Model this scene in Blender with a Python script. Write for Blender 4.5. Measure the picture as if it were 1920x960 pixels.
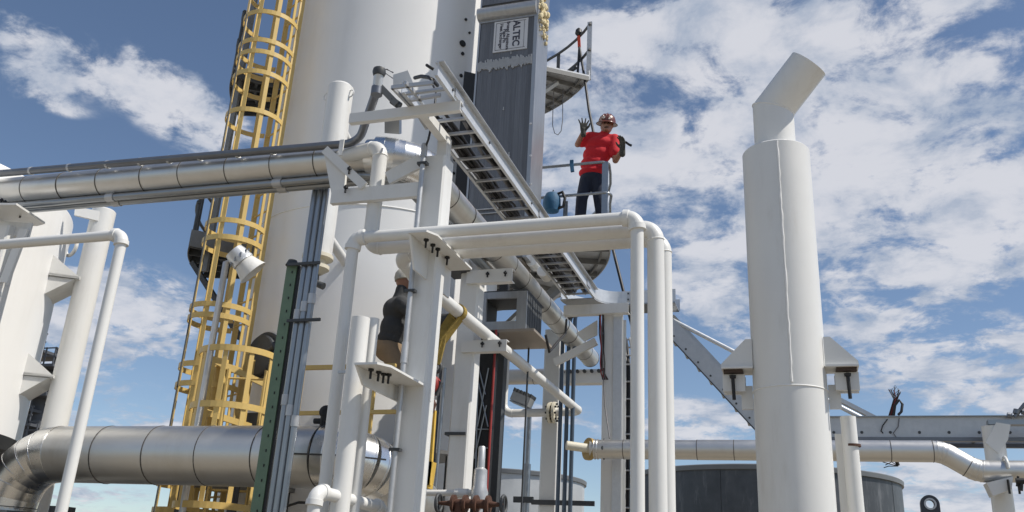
import bpy, bmesh, math, random
from mathutils import Vector, Matrix
random.seed(7)
for o in list(bpy.data.objects): bpy.data.objects.remove(o)
S = bpy.context.scene
COL = S.collection
rad = math.radians

# ------------------------------------------------------------------ camera
YAW, PIT, ROL, FPX = rad(-18.5), rad(20.4), rad(3.1), 1640.0
CAM = Vector((0, 0, 1.65))
FW = Vector((math.sin(YAW)*math.cos(PIT), math.cos(YAW)*math.cos(PIT), math.sin(PIT)))
RT = Vector((math.cos(YAW), -math.sin(YAW), 0)); UP = RT.cross(FW)
R2 = math.cos(ROL)*RT + math.sin(ROL)*UP; U2 = -math.sin(ROL)*RT + math.cos(ROL)*UP
cd = bpy.data.cameras.new('camera'); cam = bpy.data.objects.new('camera', cd); COL.objects.link(cam)
cd.sensor_width = 36; cd.lens = 36*FPX/1920; cd.clip_start = .05; cd.clip_end = 6000
cam.matrix_world = Matrix(((R2.x, U2.x, -FW.x, CAM.x), (R2.y, U2.y, -FW.y, CAM.y), (R2.z, U2.z, -FW.z, CAM.z), (0, 0, 0, 1)))
S.camera = cam
def ray(px, py): return FW*FPX + R2*(px-960) - U2*(py-480)
def at(px, py, x=None, y=None, z=None, d=None):
    """point of the place seen at a photograph position, at a known plane or plan distance"""
    v = ray(px, py)
    if x is not None: t = x/v.x
    elif y is not None: t = y/v.y
    elif z is not None: t = (z-CAM.z)/v.z
    else: t = d/math.hypot(v.x, v.y)
    return CAM + v*t

# ------------------------------------------------------------------ light
SUN_AZ, SUN_EL = rad(89), rad(54)          # azimuth clockwise from +Y
VS = S.view_settings
VS.view_transform = 'Standard'; VS.look = 'None'; VS.exposure = 0.0; VS.gamma = 1
sl = bpy.data.lights.new('sun', 'SUN'); sl.energy = 4.7; sl.angle = rad(.53); sl.color = (1, .94, .85)
sun = bpy.data.objects.new('sun', sl); COL.objects.link(sun)
sd = Vector((math.sin(SUN_AZ)*math.cos(SUN_EL), math.cos(SUN_AZ)*math.cos(SUN_EL), math.sin(SUN_EL)))
sun.rotation_euler = sd.to_track_quat('Z', 'Y').to_euler(); sun.location = (20, 10, 40)

W = bpy.data.worlds.new('World'); S.world = W; W.use_nodes = True
nt = W.node_tree; nt.nodes.clear()
def N(t, **k):
    n = nt.nodes.new(t)
    for a, b in k.items(): setattr(n, a, b)
    return n
def setin(s, v):
    if isinstance(v, bpy.types.NodeSocket): nt.links.new(v, s)
    else: s.default_value = v
def M(op, a, b=0.0, c=0.0, clamp=False):
    n = N('ShaderNodeMath', operation=op, use_clamp=clamp)
    for i, v in enumerate((a, b, c)): setin(n.inputs[i], v)
    return n.outputs[0]
def V(op, a, b=(0, 0, 0), c=(0, 0, 0)):
    n = N('ShaderNodeVectorMath', operation=op)
    for i, v in enumerate((a, b, c)): setin(n.inputs[i], v)
    return n.outputs['Value'] if op == 'DOT_PRODUCT' else n.outputs[0]
def smooth(x, a, b):
    n = N('ShaderNodeMapRange', interpolation_type='SMOOTHSTEP'); setin(n.inputs[0], x)
    n.inputs[1].default_value = a; n.inputs[2].default_value = b
    return n.outputs[0]
sky = N('ShaderNodeTexSky'); sky.sky_type = 'NISHITA'; sky.sun_disc = False
sky.sun_elevation = SUN_EL; sky.sun_rotation = SUN_AZ
sky.altitude = 1200; sky.air_density = 1.0; sky.dust_density = .6; sky.ozone_density = 1.6
SKY_STR = .105
CLO, CHI = (3.5, 4.15, 5.3), (6.6, 6.7, 7.2)
tc = N('ShaderNodeTexCoord'); D3 = tc.outputs['Generated']
sep = N('ShaderNodeSeparateXYZ'); nt.links.new(D3, sep.inputs[0])
dx, dy, dz = sep.outputs
azn = M('ARCTAN2', dx, dy); eln = M('ARCSINE', dz)
cmb = N('ShaderNodeCombineXYZ'); nt.links.new(azn, cmb.inputs[0]); nt.links.new(eln, cmb.inputs[1])
AE = cmb.outputs[0]
# cloud banks: photograph position, half sizes (px), weight
BANKS = [(1250,150,140,100,.58),(1420,200,160,110,.58),(1330,330,190,75,.54),(1520,330,160,100,.64),(1640,230,110,75,.58),(1770,290,90,75,.6),
 (1840,350,110,100,.72),(1260,50,60,40,.45),(1330,30,60,50,.5),(1450,80,100,55,.46),(1560,70,60,40,.34),(1680,150,60,36,.4),(1130,120,80,90,.66),(1110,290,100,80,.62),(1150,400,90,40,.5),
 (1650,430,170,60,.6),(1860,470,90,50,.6),(1310,545,90,55,.62),(1370,490,60,25,.4),
 (1690,525,110,20,.62),(1600,590,70,30,.5),(1700,670,160,50,.68),(1850,690,90,40,.5),(1310,800,100,35,.62),(1270,780,50,25,.4),(1850,920,150,45,.75),(1700,895,60,45,.75),(1900,745,60,25,.55),
 (50,85,60,45,.72),(85,130,40,28,.5),(245,160,70,32,.66),(190,148,40,14,.4),(365,225,70,34,.72),(400,260,50,30,.5),(100,198,45,12,.42),(300,105,70,18,.3),(385,175,40,18,.3),(215,540,80,35,.66),(265,580,70,42,.66),(215,640,75,30,.6),(120,600,50,40,.35),
 (340,815,60,30,.42),(1000,790,90,35,.5),(140,930,90,25,.4),(1430,600,60,40,.4)]
acc = None
for (px, py, rx, ry, wgt) in BANKS:
    v = ray(px, py).normalized(); a = math.atan2(v.x, v.y); e = math.asin(v.z)
    sx = FPX*math.cos(e)/rx*.85; sy = FPX/ry*.85
    q = V('MULTIPLY_ADD', AE, (sx, sy, 0), (-a*sx, -e*sy, 0))
    g = M('EXPONENT', M('MULTIPLY', V('DOT_PRODUCT', q, q), -1.0))
    acc = M('MULTIPLY', g, wgt) if acc is None else M('MULTIPLY_ADD', g, wgt, acc)
acc = M('MINIMUM', acc, .70)
# beyond the banks in view the same broken cumulus goes on
v0 = ray(960, 480).normalized(); a0 = math.atan2(v0.x, v0.y); e0 = math.asin(v0.z)
q = V('MULTIPLY_ADD', AE, (1.55, 2.4, 0), (-a0*1.55, -e0*2.4, 0))
inside = M('EXPONENT', M('MULTIPLY', M('POWER', V('DOT_PRODUCT', q, q), 2.0), -1.0))
invz = M('DIVIDE', 1.0, M('ADD', M('MAXIMUM', dz, 0.0), .22))
cl = N('ShaderNodeCombineXYZ'); nt.links.new(M('MULTIPLY', dx, invz), cl.inputs[0]); nt.links.new(M('MULTIPLY', dy, invz), cl.inputs[1])
cl.inputs[2].default_value = 2.3
def fbm(scale, det, rough, off, dist=0.0):
    n = N('ShaderNodeTexNoise'); n.inputs['Scale'].default_value = scale; n.inputs['Detail'].default_value = det
    n.inputs['Roughness'].default_value = rough; n.inputs['Distortion'].default_value = dist
    nt.links.new(V('ADD', cl.outputs[0], (off, off*1.7, off*.3)), n.inputs['Vector'])
    return n.outputs['Fac']
big = fbm(1.1, 3, .5, 4.0); fine = fbm(6.5, 10, .60, 1.0, .35); wisp = fbm(22.0, 6, .65, 7.0, .3)
base = M('MULTIPLY', M('SUBTRACT', 1.0, inside), M('MULTIPLY', smooth(big, .42, .68), .62))
edge = M('MULTIPLY_ADD', M('SUBTRACT', fine, .5), 3.3, M('MULTIPLY', M('SUBTRACT', wisp, .5), 1.1))
dens = M('ADD', M('ADD', acc, base), M('MULTIPLY', edge, smooth(M('ADD', acc, base), .02, .35)))
mask = M('MULTIPLY', smooth(dens, .13, .72), smooth(dz, 0.0, .05))
lit = smooth(M('ADD', fbm(7.5, 9, .6, 1.045, .35), M('MULTIPLY', M('SUBTRACT', dens, .6), .16)), .30, .66)
cr = N('ShaderNodeMix', data_type='RGBA'); nt.links.new(lit, cr.inputs[0])
cr.inputs[6].default_value = (CLO[0], CLO[1], CLO[2], 1); cr.inputs[7].default_value = (CHI[0], CHI[1], CHI[2], 1)
hs = N('ShaderNodeHueSaturation'); hs.inputs['Saturation'].default_value = .98; hs.inputs['Value'].default_value = 1.06
nt.links.new(sky.outputs[0], hs.inputs['Color'])
mx = N('ShaderNodeMix', data_type='RGBA'); nt.links.new(M('MULTIPLY', mask, .93), mx.inputs[0])
nt.links.new(hs.outputs[0], mx.inputs[6]); nt.links.new(cr.outputs[2], mx.inputs[7])
bg = N('ShaderNodeBackground'); bg.inputs[1].default_value = SKY_STR
nt.links.new(mx.outputs[2], bg.inputs[0])
wo = N('ShaderNodeOutputWorld'); nt.links.new(bg.outputs[0], wo.inputs[0])
W.cycles.sampling_method = 'MANUAL'; W.cycles.sample_map_resolution = 512

# ------------------------------------------------------------------ materials
MT = {}
def mat(name, col, rough=.5, metal=0.0, var=.08, vscale=3.0, bump=.0, bscale=30.0, spec=.5, stain=None, stain_amt=0.0,
        stain_scale=1.2, stretch=(1, 1, 1), rvar=.1, coat=0.0):
    m = bpy.data.materials.new(name); m.use_nodes = True; t = m.node_tree; nd = t.nodes; lk = t.links
    b = nd['Principled BSDF']; b.inputs['Roughness'].default_value = rough; b.inputs['Metallic'].default_value = metal
    b.inputs['Specular IOR Level'].default_value = spec
    if coat: b.inputs['Coat Weight'].default_value = coat
    ge = nd.new('ShaderNodeNewGeometry'); mp = nd.new('ShaderNodeMapping'); mp.inputs['Scale'].default_value = stretch
    lk.new(ge.outputs['Position'], mp.inputs['Vector'])
    oi = nd.new('ShaderNodeObjectInfo')
    n1 = nd.new('ShaderNodeTexNoise'); n1.inputs['Scale'].default_value = vscale; n1.inputs['Detail'].default_value = 6; n1.inputs['Roughness'].default_value = .6
    lk.new(mp.outputs[0], n1.inputs['Vector'])
    def mm(op, a, b2, c=0.0):
        n = nd.new('ShaderNodeMath'); n.operation = op
        for i, v in enumerate((a, b2, c)):
            if isinstance(v, bpy.types.NodeSocket): lk.new(v, n.inputs[i])
            else: n.inputs[i].default_value = v
        return n.outputs[0]
    f = mm('MULTIPLY_ADD', mm('SUBTRACT', n1.outputs['Fac'], .5), 2*var, 1.0)
    f = mm('MULTIPLY', f, mm('MULTIPLY_ADD', oi.outputs['Random'], var*.6, 1-var*.3))
    vm = nd.new('ShaderNodeVectorMath'); vm.operation = 'SCALE'; vm.inputs[0].default_value = col; lk.new(f, vm.inputs['Scale'])
    out = vm.outputs[0]
    if stain:
        n2 = nd.new('ShaderNodeTexNoise'); n2.inputs['Scale'].default_value = stain_scale; n2.inputs['Detail'].default_value = 8; n2.inputs['Roughness'].default_value = .7
        m2 = nd.new('ShaderNodeMapping'); m2.inputs['Scale'].default_value = (3, 3, .6); m2.inputs['Location'].default_value = (3.1, 1.7, .4)
        lk.new(ge.outputs['Position'], m2.inputs['Vector']); lk.new(m2.outputs[0], n2.inputs['Vector'])
        mr = nd.new('ShaderNodeMapRange'); mr.interpolation_type = 'SMOOTHSTEP'; mr.inputs[1].default_value = .5; mr.inputs[2].default_value = .78; mr.inputs[4].default_value = stain_amt
        lk.new(n2.outputs['Fac'], mr.inputs[0])
        mi = nd.new('ShaderNodeMix'); mi.data_type = 'RGBA'; lk.new(mr.outputs[0], mi.inputs[0]); lk.new(out, mi.inputs[6]); mi.inputs[7].default_value = (*stain, 1)
        out = mi.outputs[2]
    lk.new(out, b.inputs['Base Color'])
    if rvar: lk.new(mm('MULTIPLY_ADD', mm('SUBTRACT', n1.outputs['Fac'], .5), 2*rvar, rough), b.inputs['Roughness'])
    if bump:
        n3 = nd.new('ShaderNodeTexNoise'); n3.inputs['Scale'].default_value = bscale; n3.inputs['Detail'].default_value = 4
        lk.new(mp.outputs[0], n3.inputs['Vector'])
        bp = nd.new('ShaderNodeBump'); bp.inputs['Strength'].default_value = bump; bp.inputs['Distance'].default_value = .02
        lk.new(n3.outputs['Fac'], bp.inputs['Height']); lk.new(bp.outputs[0], b.inputs['Normal'])
    MT[name] = m
mat('white', (.71, .71, .69), .38, var=.05, vscale=2.5, bump=.03, bscale=14, stain=(.46, .43, .37), stain_amt=.38)
mat('shell', (.79, .79, .78), .42, var=.04, vscale=1.2, bump=.05, bscale=2.2, stain=(.55, .53, .49), stain_amt=.25, stain_scale=.5)
mat('bead', (.80, .80, .78), .45, var=.1, vscale=40)
mat('yellow', (.62, .44, .15), .45, var=.12, vscale=7, stain=(.30, .20, .07), stain_amt=.35)
mat('clad', (.66, .655, .635), .42, metal=1, var=.08, vscale=5, bump=.05, bscale=7, rvar=.10, stain=(.46, .43, .38), stain_amt=.3)
mat('clad_new', (.74, .74, .73), .28, metal=1, var=.06, vscale=5, bump=.05, bscale=5, rvar=.08)
mat('band', (.09, .085, .08), .6, metal=.3, var=.2)
mat('galv', (.50, .51, .52), .45, metal=.6, var=.22, vscale=14, bump=.05, bscale=30, rvar=.15)
mat('galv_bright', (.62, .64, .66), .38, metal=.4, var=.14, vscale=18, rvar=.1)
mat('conduit', (.33, .35, .37), .34, metal=.85, var=.15, vscale=6)
mat('conduit_dark', (.17, .18, .20), .38, metal=.75, var=.2, vscale=8)
mat('dark', (.055, .06, .065), .55, var=.25, vscale=9)
mat('grating', (.20, .20, .195), .6, metal=.4, var=.3, vscale=12)
mat('black', (.012, .012, .013), .55, var=.2)
mat('rubber', (.02, .02, .022), .5, var=.25, vscale=20)
mat('cable_grey', (.16, .16, .17), .5, var=.2, vscale=20)
mat('green', (.13, .20, .13), .5, var=.25, vscale=8, stain=(.08, .11, .09), stain_amt=.6)
mat('hx', (.155, .16, .172), .55, metal=.4, var=.45, vscale=9, stretch=(9, 9, .25), bump=.1, bscale=12, rvar=.1)
mat('hx_side', (.42, .43, .44), .42, metal=.75, var=.22, vscale=7, stretch=(3, 3, .4), bump=.06, bscale=25)
mat('hx_under', (.30, .26, .22), .6, metal=.3, var=.25, vscale=5)
mat('caulk', (.42, .43, .44), .6, var=.25, vscale=30)
mat('foam', (.62, .53, .33), .85, var=.25, vscale=25, bump=.6, bscale=40)
mat('plate', (.62, .62, .63), .4, var=.06)
mat('ink', (.05, .05, .07), .6, var=.05)
mat('rust', (.085, .038, .024), .75, var=.35, vscale=20, bump=.3, bscale=40)
mat('red', (.30, .03, .025), .45, var=.2)
mat('brass', (.42, .30, .12), .4, metal=.5, var=.2)
mat('sling', (.30, .21, .045), .75, var=.3, vscale=25, bump=.3, bscale=60)
mat('gold', (.62, .40, .06), .5, var=.25, vscale=14, stain=(.2, .12, .04), stain_amt=.5)
mat('tank_dark', (.075, .083, .092), .5, metal=.35, var=.45, vscale=4, stain=(.32, .33, .34), stain_amt=.5, stain_scale=2)
mat('tank_rim', (.19, .20, .21), .5, metal=.4, var=.2)
mat('tank_light', (.50, .52, .53), .5, metal=.3, var=.2, vscale=2, stain=(.55, .56, .57), stain_amt=.5, stain_scale=2)
mat('tower', (.07, .075, .085), .6, var=.3, vscale=2)
mat('pvc', (.66, .62, .50), .5, var=.08)
mat('skin', (.29, .145, .095), .5, var=.12, vscale=20)
mat('tee', (.52, .012, .022), .85, var=.15, vscale=8, bump=.5, bscale=9)
mat('denim', (.018, .024, .045), .9, var=.35, vscale=14, bump=.4, bscale=12)
mat('jacket', (.045, .047, .05), .9, var=.3, vscale=12, bump=.6, bscale=8)
mat('khaki', (.27, .19, .115), .9, var=.2, vscale=10, bump=.5, bscale=9)
mat('boot', (.05, .03, .02), .7, var=.3)
mat('glove', (.045, .045, .038), .85, var=.35, vscale=30)
mat('helmet', (.13, .035, .022), .32, var=.1, coat=.4)
mat('cap', (.42, .41, .36), .85, var=.2, vscale=30)
mat('sticker', (.65, .63, .58), .5, var=.1)
mat('hair', (.03, .02, .015), .8, var=.3)
mat('bag_blue', (.02, .10, .20), .7, var=.2, bump=.3, bscale=14)
mat('strap_red', (.48, .06, .03), .8, var=.2)
mat('lens', (.55, .56, .56), .2, var=.05)
mat('ground', (.235, .205, .16), .95, var=.25, vscale=.8, bump=.5, bscale=12)
mat('conduit_blue', (.10, .13, .17), .4, metal=.6, var=.15)
mat('eye_steel', (.05, .055, .065), .45, metal=.4, var=.2)

# ------------------------------------------------------------------ mesh helpers
def perp(d):
    d = d.normalized(); a = Vector((0, 0, 1)) if abs(d.z) < .9 else Vector((1, 0, 0))
    u = d.cross(a).normalized(); return u, d.cross(u).normalized()
class MB:
    def __init__(s): s.v = []; s.f = []; s.s = []
    def face(s, idx, sm=False): s.f.append(tuple(idx)); s.s.append(sm)
    def add(s, pts): n = len(s.v); s.v += [Vector(p) for p in pts]; return n
    def tube(s, pts, r, n=16, cap=True, closed=False):
        pts = [Vector(p) for p in pts]; m = len(pts); rs = r if isinstance(r, (list, tuple)) else [r]*m
        tg = []
        for i in range(m):
            a = pts[(i-1) % m] if (closed or i) else pts[0]; b = pts[(i+1) % m] if (closed or i < m-1) else pts[-1]
            tg.append((b-a).normalized())
        u, w = perp(tg[0]); rings = []
        for i in range(m):
            if i: u = (u - tg[i]*u.dot(tg[i])).normalized()
            w = tg[i].cross(u)
            rings.append(s.add([pts[i] + (u*math.cos(2*math.pi*k/n) + w*math.sin(2*math.pi*k/n))*rs[i] for k in range(n)]))
        for i in range(m if closed else m-1):
            a, b = rings[i], rings[(i+1) % m]
            for k in range(n): s.face((a+k, a+(k+1) % n, b+(k+1) % n, b+k), True)
        if cap and not closed:
            for q, rv in ((rings[0], True), (rings[-1], False)):
                c = s.add(s.v[q:q+n]); ix = [c+k for k in range(n)]; s.face(ix[::-1] if rv else ix)
        return s
    def ring(s, c, ax, R, r, n=40, k=8, a0=0, a1=None):
        u, w = perp(Vector(ax)); c = Vector(c)
        if a1 is None: return s.tube([c+(u*math.cos(2*math.pi*i/n)+w*math.sin(2*math.pi*i/n))*R for i in range(n)], r, k, closed=True)
    def box(s, c, sz, R=None):
        c = Vector(c); h = Vector(sz)/2; P = []
        for z in (-1, 1):
            for y in (-1, 1):
                for x in (-1, 1):
                    p = Vector((x*h.x, y*h.y, z*h.z)); P.append(c + (R @ p if R else p))
        n = s.add(P)
        for q in ((0, 2, 3, 1), (4, 5, 7, 6), (0, 1, 5, 4), (2, 6, 7, 3), (0, 4, 6, 2), (1, 3, 7, 5)): s.face([n+i for i in q])
        return s
    def prism(s, poly, vec, sm=False):
        poly = [Vector(p) for p in poly]; vec = Vector(vec); k = len(poly)
        nr = Vector((0, 0, 0))
        for i in range(k): nr += poly[i].cross(poly[(i+1) % k])
        if nr.dot(vec) < 0: poly = poly[::-1]
        a = s.add(poly); b = s.add([p+vec for p in poly])
        s.face([a+i for i in range(k)][::-1]); s.face([b+i for i in range(k)])
        for i in range(k): j = (i+1) % k; s.face((a+i, a+j, b+j, b+i), sm)
        return s
    def ext(s, sec, p0, p1, xd):
        """extrude section [(x,y)] from p0 to p1; x axis along xd"""
        p0, p1 = Vector(p0), Vector(p1); d = (p1-p0).normalized(); xd = Vector(xd); xd = (xd-d*xd.dot(d)).normalized(); yd = d.cross(xd)
        return s.prism([p0+xd*a+yd*b for a, b in sec], p1-p0)
    def bar(s, pts, w, h, up, closed=False):
        """flat bar swept along pts: w along up, h across"""
        pts = [Vector(p) for p in pts]; m = len(pts); R = []
        for i in range(m):
            a = pts[(i-1) % m] if (closed or i) else pts[0]; b = pts[(i+1) % m] if (closed or i < m-1) else pts[-1]
            t = (b-a).normalized(); uu = Vector(up); uu = (uu-t*uu.dot(t)).normalized(); o = t.cross(uu)
            R.append(s.add([pts[i]+uu*w/2+o*h/2, pts[i]-uu*w/2+o*h/2, pts[i]-uu*w/2-o*h/2, pts[i]+uu*w/2-o*h/2]))
        for i in range(m if closed else m-1):
            a, b = R[i], R[(i+1) % m]
            for k in range(4): s.face((a+k, b+k, b+(k+1) % 4, a+(k+1) % 4))
        if not closed: s.face([R[0]+k for k in range(4)]); s.face([R[-1]+k for k in range(4)][::-1])
        return s
    def lathe(s, c, ax, prof, n=32, cap=True, flat=()):
        c = Vector(c); ax = Vector(ax).normalized(); u, w = perp(ax)
        def ringat(r, h): return s.add([c+ax*h+(u*math.cos(2*math.pi*k/n)+w*math.sin(2*math.pi*k/n))*max(r, 1e-4) for k in range(n)])
        prev = None; pd = None
        for i in range(len(prof)-1):
            d = Vector((prof[i+1][0]-prof[i][0], prof[i+1][1]-prof[i][1]))
            if d.length < 1e-7: continue
            d.normalize()
            a = ringat(*prof[i]) if prev is None or (pd is not None and pd.dot(d) < .80) else prev
            b = ringat(*prof[i+1])
            for k in range(n): s.face((a+k, b+k, b+(k+1) % n, a+(k+1) % n), True)
            prev, pd = b, d
        if cap:
            a = ringat(*prof[0]); b = ringat(*prof[-1])
            s.face([a+k for k in range(n)]); s.face([b+k for k in range(n)][::-1])
        return s
    def sector(s, c, r0, r1, a0, a1, z0, z1, n=24):
        A = [a0+(a1-a0)*i/n for i in range(n+1)]
        P = lambda r, a, z: Vector((c[0]+r*math.cos(a), c[1]+r*math.sin(a), z))
        for (ra, za, rb, zb) in ((r0, z0, r1, z0), (r1, z0, r1, z1), (r1, z1, r0, z1), (r0, z1, r0, z0)):
            ix = [s.add([P(ra, a, za), P(rb, a, zb)]) for a in A]
            for i in range(n): s.face((ix[i], ix[i]+1, ix[i+1]+1, ix[i+1]), True)
        for a in (A[0], A[-1]):
            q = s.add([P(r0, a, z0), P(r1, a, z0), P(r1, a, z1), P(r0, a, z1)]); s.face([q, q+1, q+2, q+3])
        return s
    def mesh(s, name, off=Vector((0, 0, 0))):
        me = bpy.data.meshes.new(name); me.from_pydata([p-off for p in s.v], [], s.f); me.polygons.foreach_set('use_smooth', s.s)
        bm = bmesh.new(); bm.from_mesh(me); bmesh.ops.recalc_face_normals(bm, faces=bm.faces); bm.to_mesh(me); bm.free()
        me.update(); return me
WL = {}
def thing(name, label, cat, loc, group=None):
    o = bpy.data.objects.new(name, None); COL.objects.link(o); o.location = Vector(loc); o.empty_display_size = .1
    WL[o] = Vector(loc); tag(o, label, cat, group); return o
def tag(o, label=None, cat=None, group=None, kind=None):
    if label: o['label'] = label
    if cat: o['category'] = cat
    if group: o['group'] = group
    if kind: o['kind'] = kind
    return o
def put(name, me, loc, m, parent=None):
    o = bpy.data.objects.new(name, me); COL.objects.link(o)
    if m is not None and not me.materials: me.materials.append(MT[m])
    WL[o] = Vector(loc); o.location = Vector(loc) - (WL[parent] if parent else Vector((0, 0, 0)))
    if parent: o.parent = parent
    return o
def build(mb, name, m, parent=None):
    xs = [p.x for p in mb.v]; ys = [p.y for p in mb.v]; zs = [p.z for p in mb.v]
    o = Vector(((min(xs)+max(xs))/2, (min(ys)+max(ys))/2, min(zs)))
    return put(name, mb.mesh(name, o), o, m, parent)
def inst(o, delta, parent=None):
    c = o.copy(); COL.objects.link(c); WL[c] = WL[o]+Vector(delta); p = parent or o.parent; c.parent = p
    c.location = WL[c]-(WL[p] if p else Vector((0, 0, 0))); return c
def fillet(pts, r, n=8):
    """returns list of ('s',a,b) straights and ('e',[arc points])"""
    pts = [Vector(p) for p in pts]; out = []; cur = pts[0]
    for i in range(1, len(pts)-1):
        p = pts[i]; a = (pts[i-1]-p).normalized(); b = (pts[i+1]-p).normalized()
        th = math.acos(max(-1, min(1, a.dot(b)))); rr = r[i-1] if isinstance(r, (list, tuple)) else r
        t = rr/math.tan(th/2); s0 = p+a*t; s1 = p+b*t
        c = p+(a+b).normalized()*(rr/math.sin(th/2)); e0 = s0-c; e1 = s1-c; tot = e0.angle(e1); axv = e0.cross(e1).normalized()
        arc = [c + Matrix.Rotation(tot*k/n, 3, axv) @ e0 for k in range(n+1)]
        out.append(('s', cur, s0)); out.append(('e', arc)); cur = s1
    out.append(('s', cur, pts[-1])); return out
def pathpts(pts, r, n=8):
    o = []
    for q in fillet(pts, r, n):
        if q[0] == 's': o += [q[1], q[2]]
        else: o += q[1][1:-1]
    return o
def base_of(pts): return min((Vector(p) for p in pts), key=lambda p: p.z)
def pipe(name, label, cat, pts, r, er, m='white', group=None, threaded=False, seg=24, caps=()):
    root = thing(name, label, cat, base_of(pts), group)
    if threaded: er = r*1.75
    for q in fillet(pts, er):
        if q[0] == 's':
            if (q[2]-q[1]).length > .01: build(MB().tube([q[1], q[2]], r, seg), 'pipe_section', m, root)
        else:
            mb = MB()
            if threaded:
                mb.tube(q[1], r*1.22, seg)
                for a, b in ((q[1][0], q[1][1]), (q[1][-1], q[1][-2])):
                    d = (a-b).normalized(); mb.lathe(a-d*.5*r, d, [(r*1.2, 0), (r*1.36, .05*r), (r*1.36, .9*r), (r*1.0, .95*r)], seg)
            else:
                mb.tube(q[1], r*1.012, seg)
            e = build(mb, 'elbow', m, root)
            if not threaded:
                for a, b in ((q[1][0], q[1][1]), (q[1][-1], q[1][-2])):
                    build(MB().ring(a, a-b, r*1.01, .0045, 24, 6), 'weld_bead', 'bead', e)
    return root
def clad(name, label, cat, pts, r, er, step, m='clad', group=None, gores=5, jitter=0.0, bead=.005, em=None, ek=1.0):
    root = thing(name, label, cat, base_of(pts), group)
    for q in fillet(pts, er, gores):
        if q[0] == 's':
            L = (q[2]-q[1]).length; d = (q[2]-q[1]).normalized(); n = max(1, round(L/step))
            cuts = [0]+[(k+random.uniform(-jitter, jitter))/n for k in range(1, n)]+[1]
            for k in range(n):
                a = q[1]+d*L*cuts[k]; b = q[1]+d*L*cuts[k+1]; rr = r+random.uniform(-.002, .002)
                sec = build(MB().tube([a, b], rr, 36), 'jacket_section', m, root)
                build(MB().lathe(b-d*.004, d, [(r*.99, 0), (r+.0035, .0005), (r+.0035, .0085), (r*.99, .009)], 40, cap=False), 'band', 'band', sec)
        else:
            for k in range(len(q[1])-1):
                a, b = q[1][k], q[1][k+1]; d = (b-a).normalized()
                kk = ek if 0 < k < len(q[1])-2 else 1+(ek-1)*.6
                g = build(MB().tube([a-d*.016, b+d*.016], r*kk+.002*(k % 2), 40), 'elbow_gore', em or m, root)
                if k < len(q[1])-2 and bead: build(MB().ring(b, d, r*ek, bead, 40, 6), 'gore_bead', em or m, g)
    return root
def beamsec(kind, w, h, t=.012):
    if kind == 'H': return [(-w/2, -h/2), (w/2, -h/2), (w/2, -h/2+t), (t/2, -h/2+t), (t/2, h/2-t), (w/2, h/2-t), (w/2, h/2), (-w/2, h/2), (-w/2, h/2-t), (-t/2, h/2-t), (-t/2, -h/2+t), (-w/2, -h/2+t)]
    if kind == 'C': return [(0, -h/2), (w, -h/2), (w, -h/2+t), (t, -h/2+t), (t, h/2-t), (w, h/2-t), (w, h/2), (0, h/2)]
    if kind == 'L': return [(0, 0), (w, 0), (w, t), (t, t), (t, h), (0, h)]
    e = min(w, h)*.08
    return [(-w/2+e, -h/2), (w/2-e, -h/2), (w/2, -h/2+e), (w/2, h/2-e), (w/2-e, h/2), (-w/2+e, h/2), (-w/2, h/2-e), (-w/2, -h/2+e)]
X, Y, Z = Vector((1, 0, 0)), Vector((0, 1, 0)), Vector((0, 0, 1))
def v3(*a): return Vector(a)
def one(mb, name, m, label, cat, group=None): return tag(build(mb, name, m), label, cat, group)
def ubolt(p, d, parent, L=.07, name='bolt'):
    d = Vector(d).normalized(); mb = MB(); mb.tube([Vector(p), Vector(p)+d*L], .009, 8); mb.lathe(Vector(p)+d*.012, d, [(.02, 0), (.02, .018)], 6)
    return build(mb, name, 'black', parent)

# ------------------------------------------------------------------ ground
gm = bpy.data.meshes.new('ground'); gm.from_pydata([(-3000, -3000, 0), (3000, -3000, 0), (3000, 3000, 0), (-3000, 3000, 0)], [], [(0, 1, 2, 3)])
tag(put('ground', gm, (0, 0, 0), 'ground'), 'pale tan gravel yard under the plant', 'ground', kind='structure')

# ------------------------------------------------------------------ process column
CC = v3(-5.57, 10.63, 0); CR = 1.72
def oncol(a, z, r=CR): return v3(CC.x+r*math.cos(a), CC.y+r*math.sin(a), z)
def colhit(px, py, r=CR):
    v = ray(px, py); o = CAM; a = v.x**2+v.y**2; b = 2*((o.x-CC.x)*v.x+(o.y-CC.y)*v.y); c = (o.x-CC.x)**2+(o.y-CC.y)**2-r*r
    t = (-b-math.sqrt(max(0, b*b-4*a*c)))/2/a; return o+v*t
col = thing('process_column', 'huge white cylindrical process column behind the yellow ladder cages', 'column', CC)
zs = [0, 2.12, 6.0, 9.85, 11.4]
for a, b in zip(zs, zs[1:]):
    sh = build(MB().lathe(v3(CC.x, CC.y, 0), Z, [(CR, a), (CR, b)], 128, cap=False), 'shell_course', 'shell', col)
    build(MB().ring(v3(CC.x, CC.y, b), Z, CR, .011, 128, 6), 'weld_seam', 'bead', sh)
build(MB().lathe(v3(CC.x, CC.y, 11.4), Z, [(CR*math.cos(t), CR*.5*math.sin(t)) for t in [i*math.pi/2/10 for i in range(11)]], 96), 'top_head', 'shell', col)
p = colhit(495, 668); nrm = v3(p.x-CC.x, p.y-CC.y, 0).normalized()
mh = build(MB().lathe(p-nrm*.03, nrm, [(.30, 0), (.30, .05), (.255, .052), (.255, .10), (.24, .11)], 40), 'manhole_cover', 'dark', col)
mh['label'] = 'dark round manhole cover on the column'
tn = nrm.cross(Z)
build(MB().tube([p+nrm*.09-tn*.1, p+nrm*.13-tn*.34+Z*.06, p+nrm*.1-tn*.36+Z*.02], .03, 10), 'hinge_arm', 'dark', mh)
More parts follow.
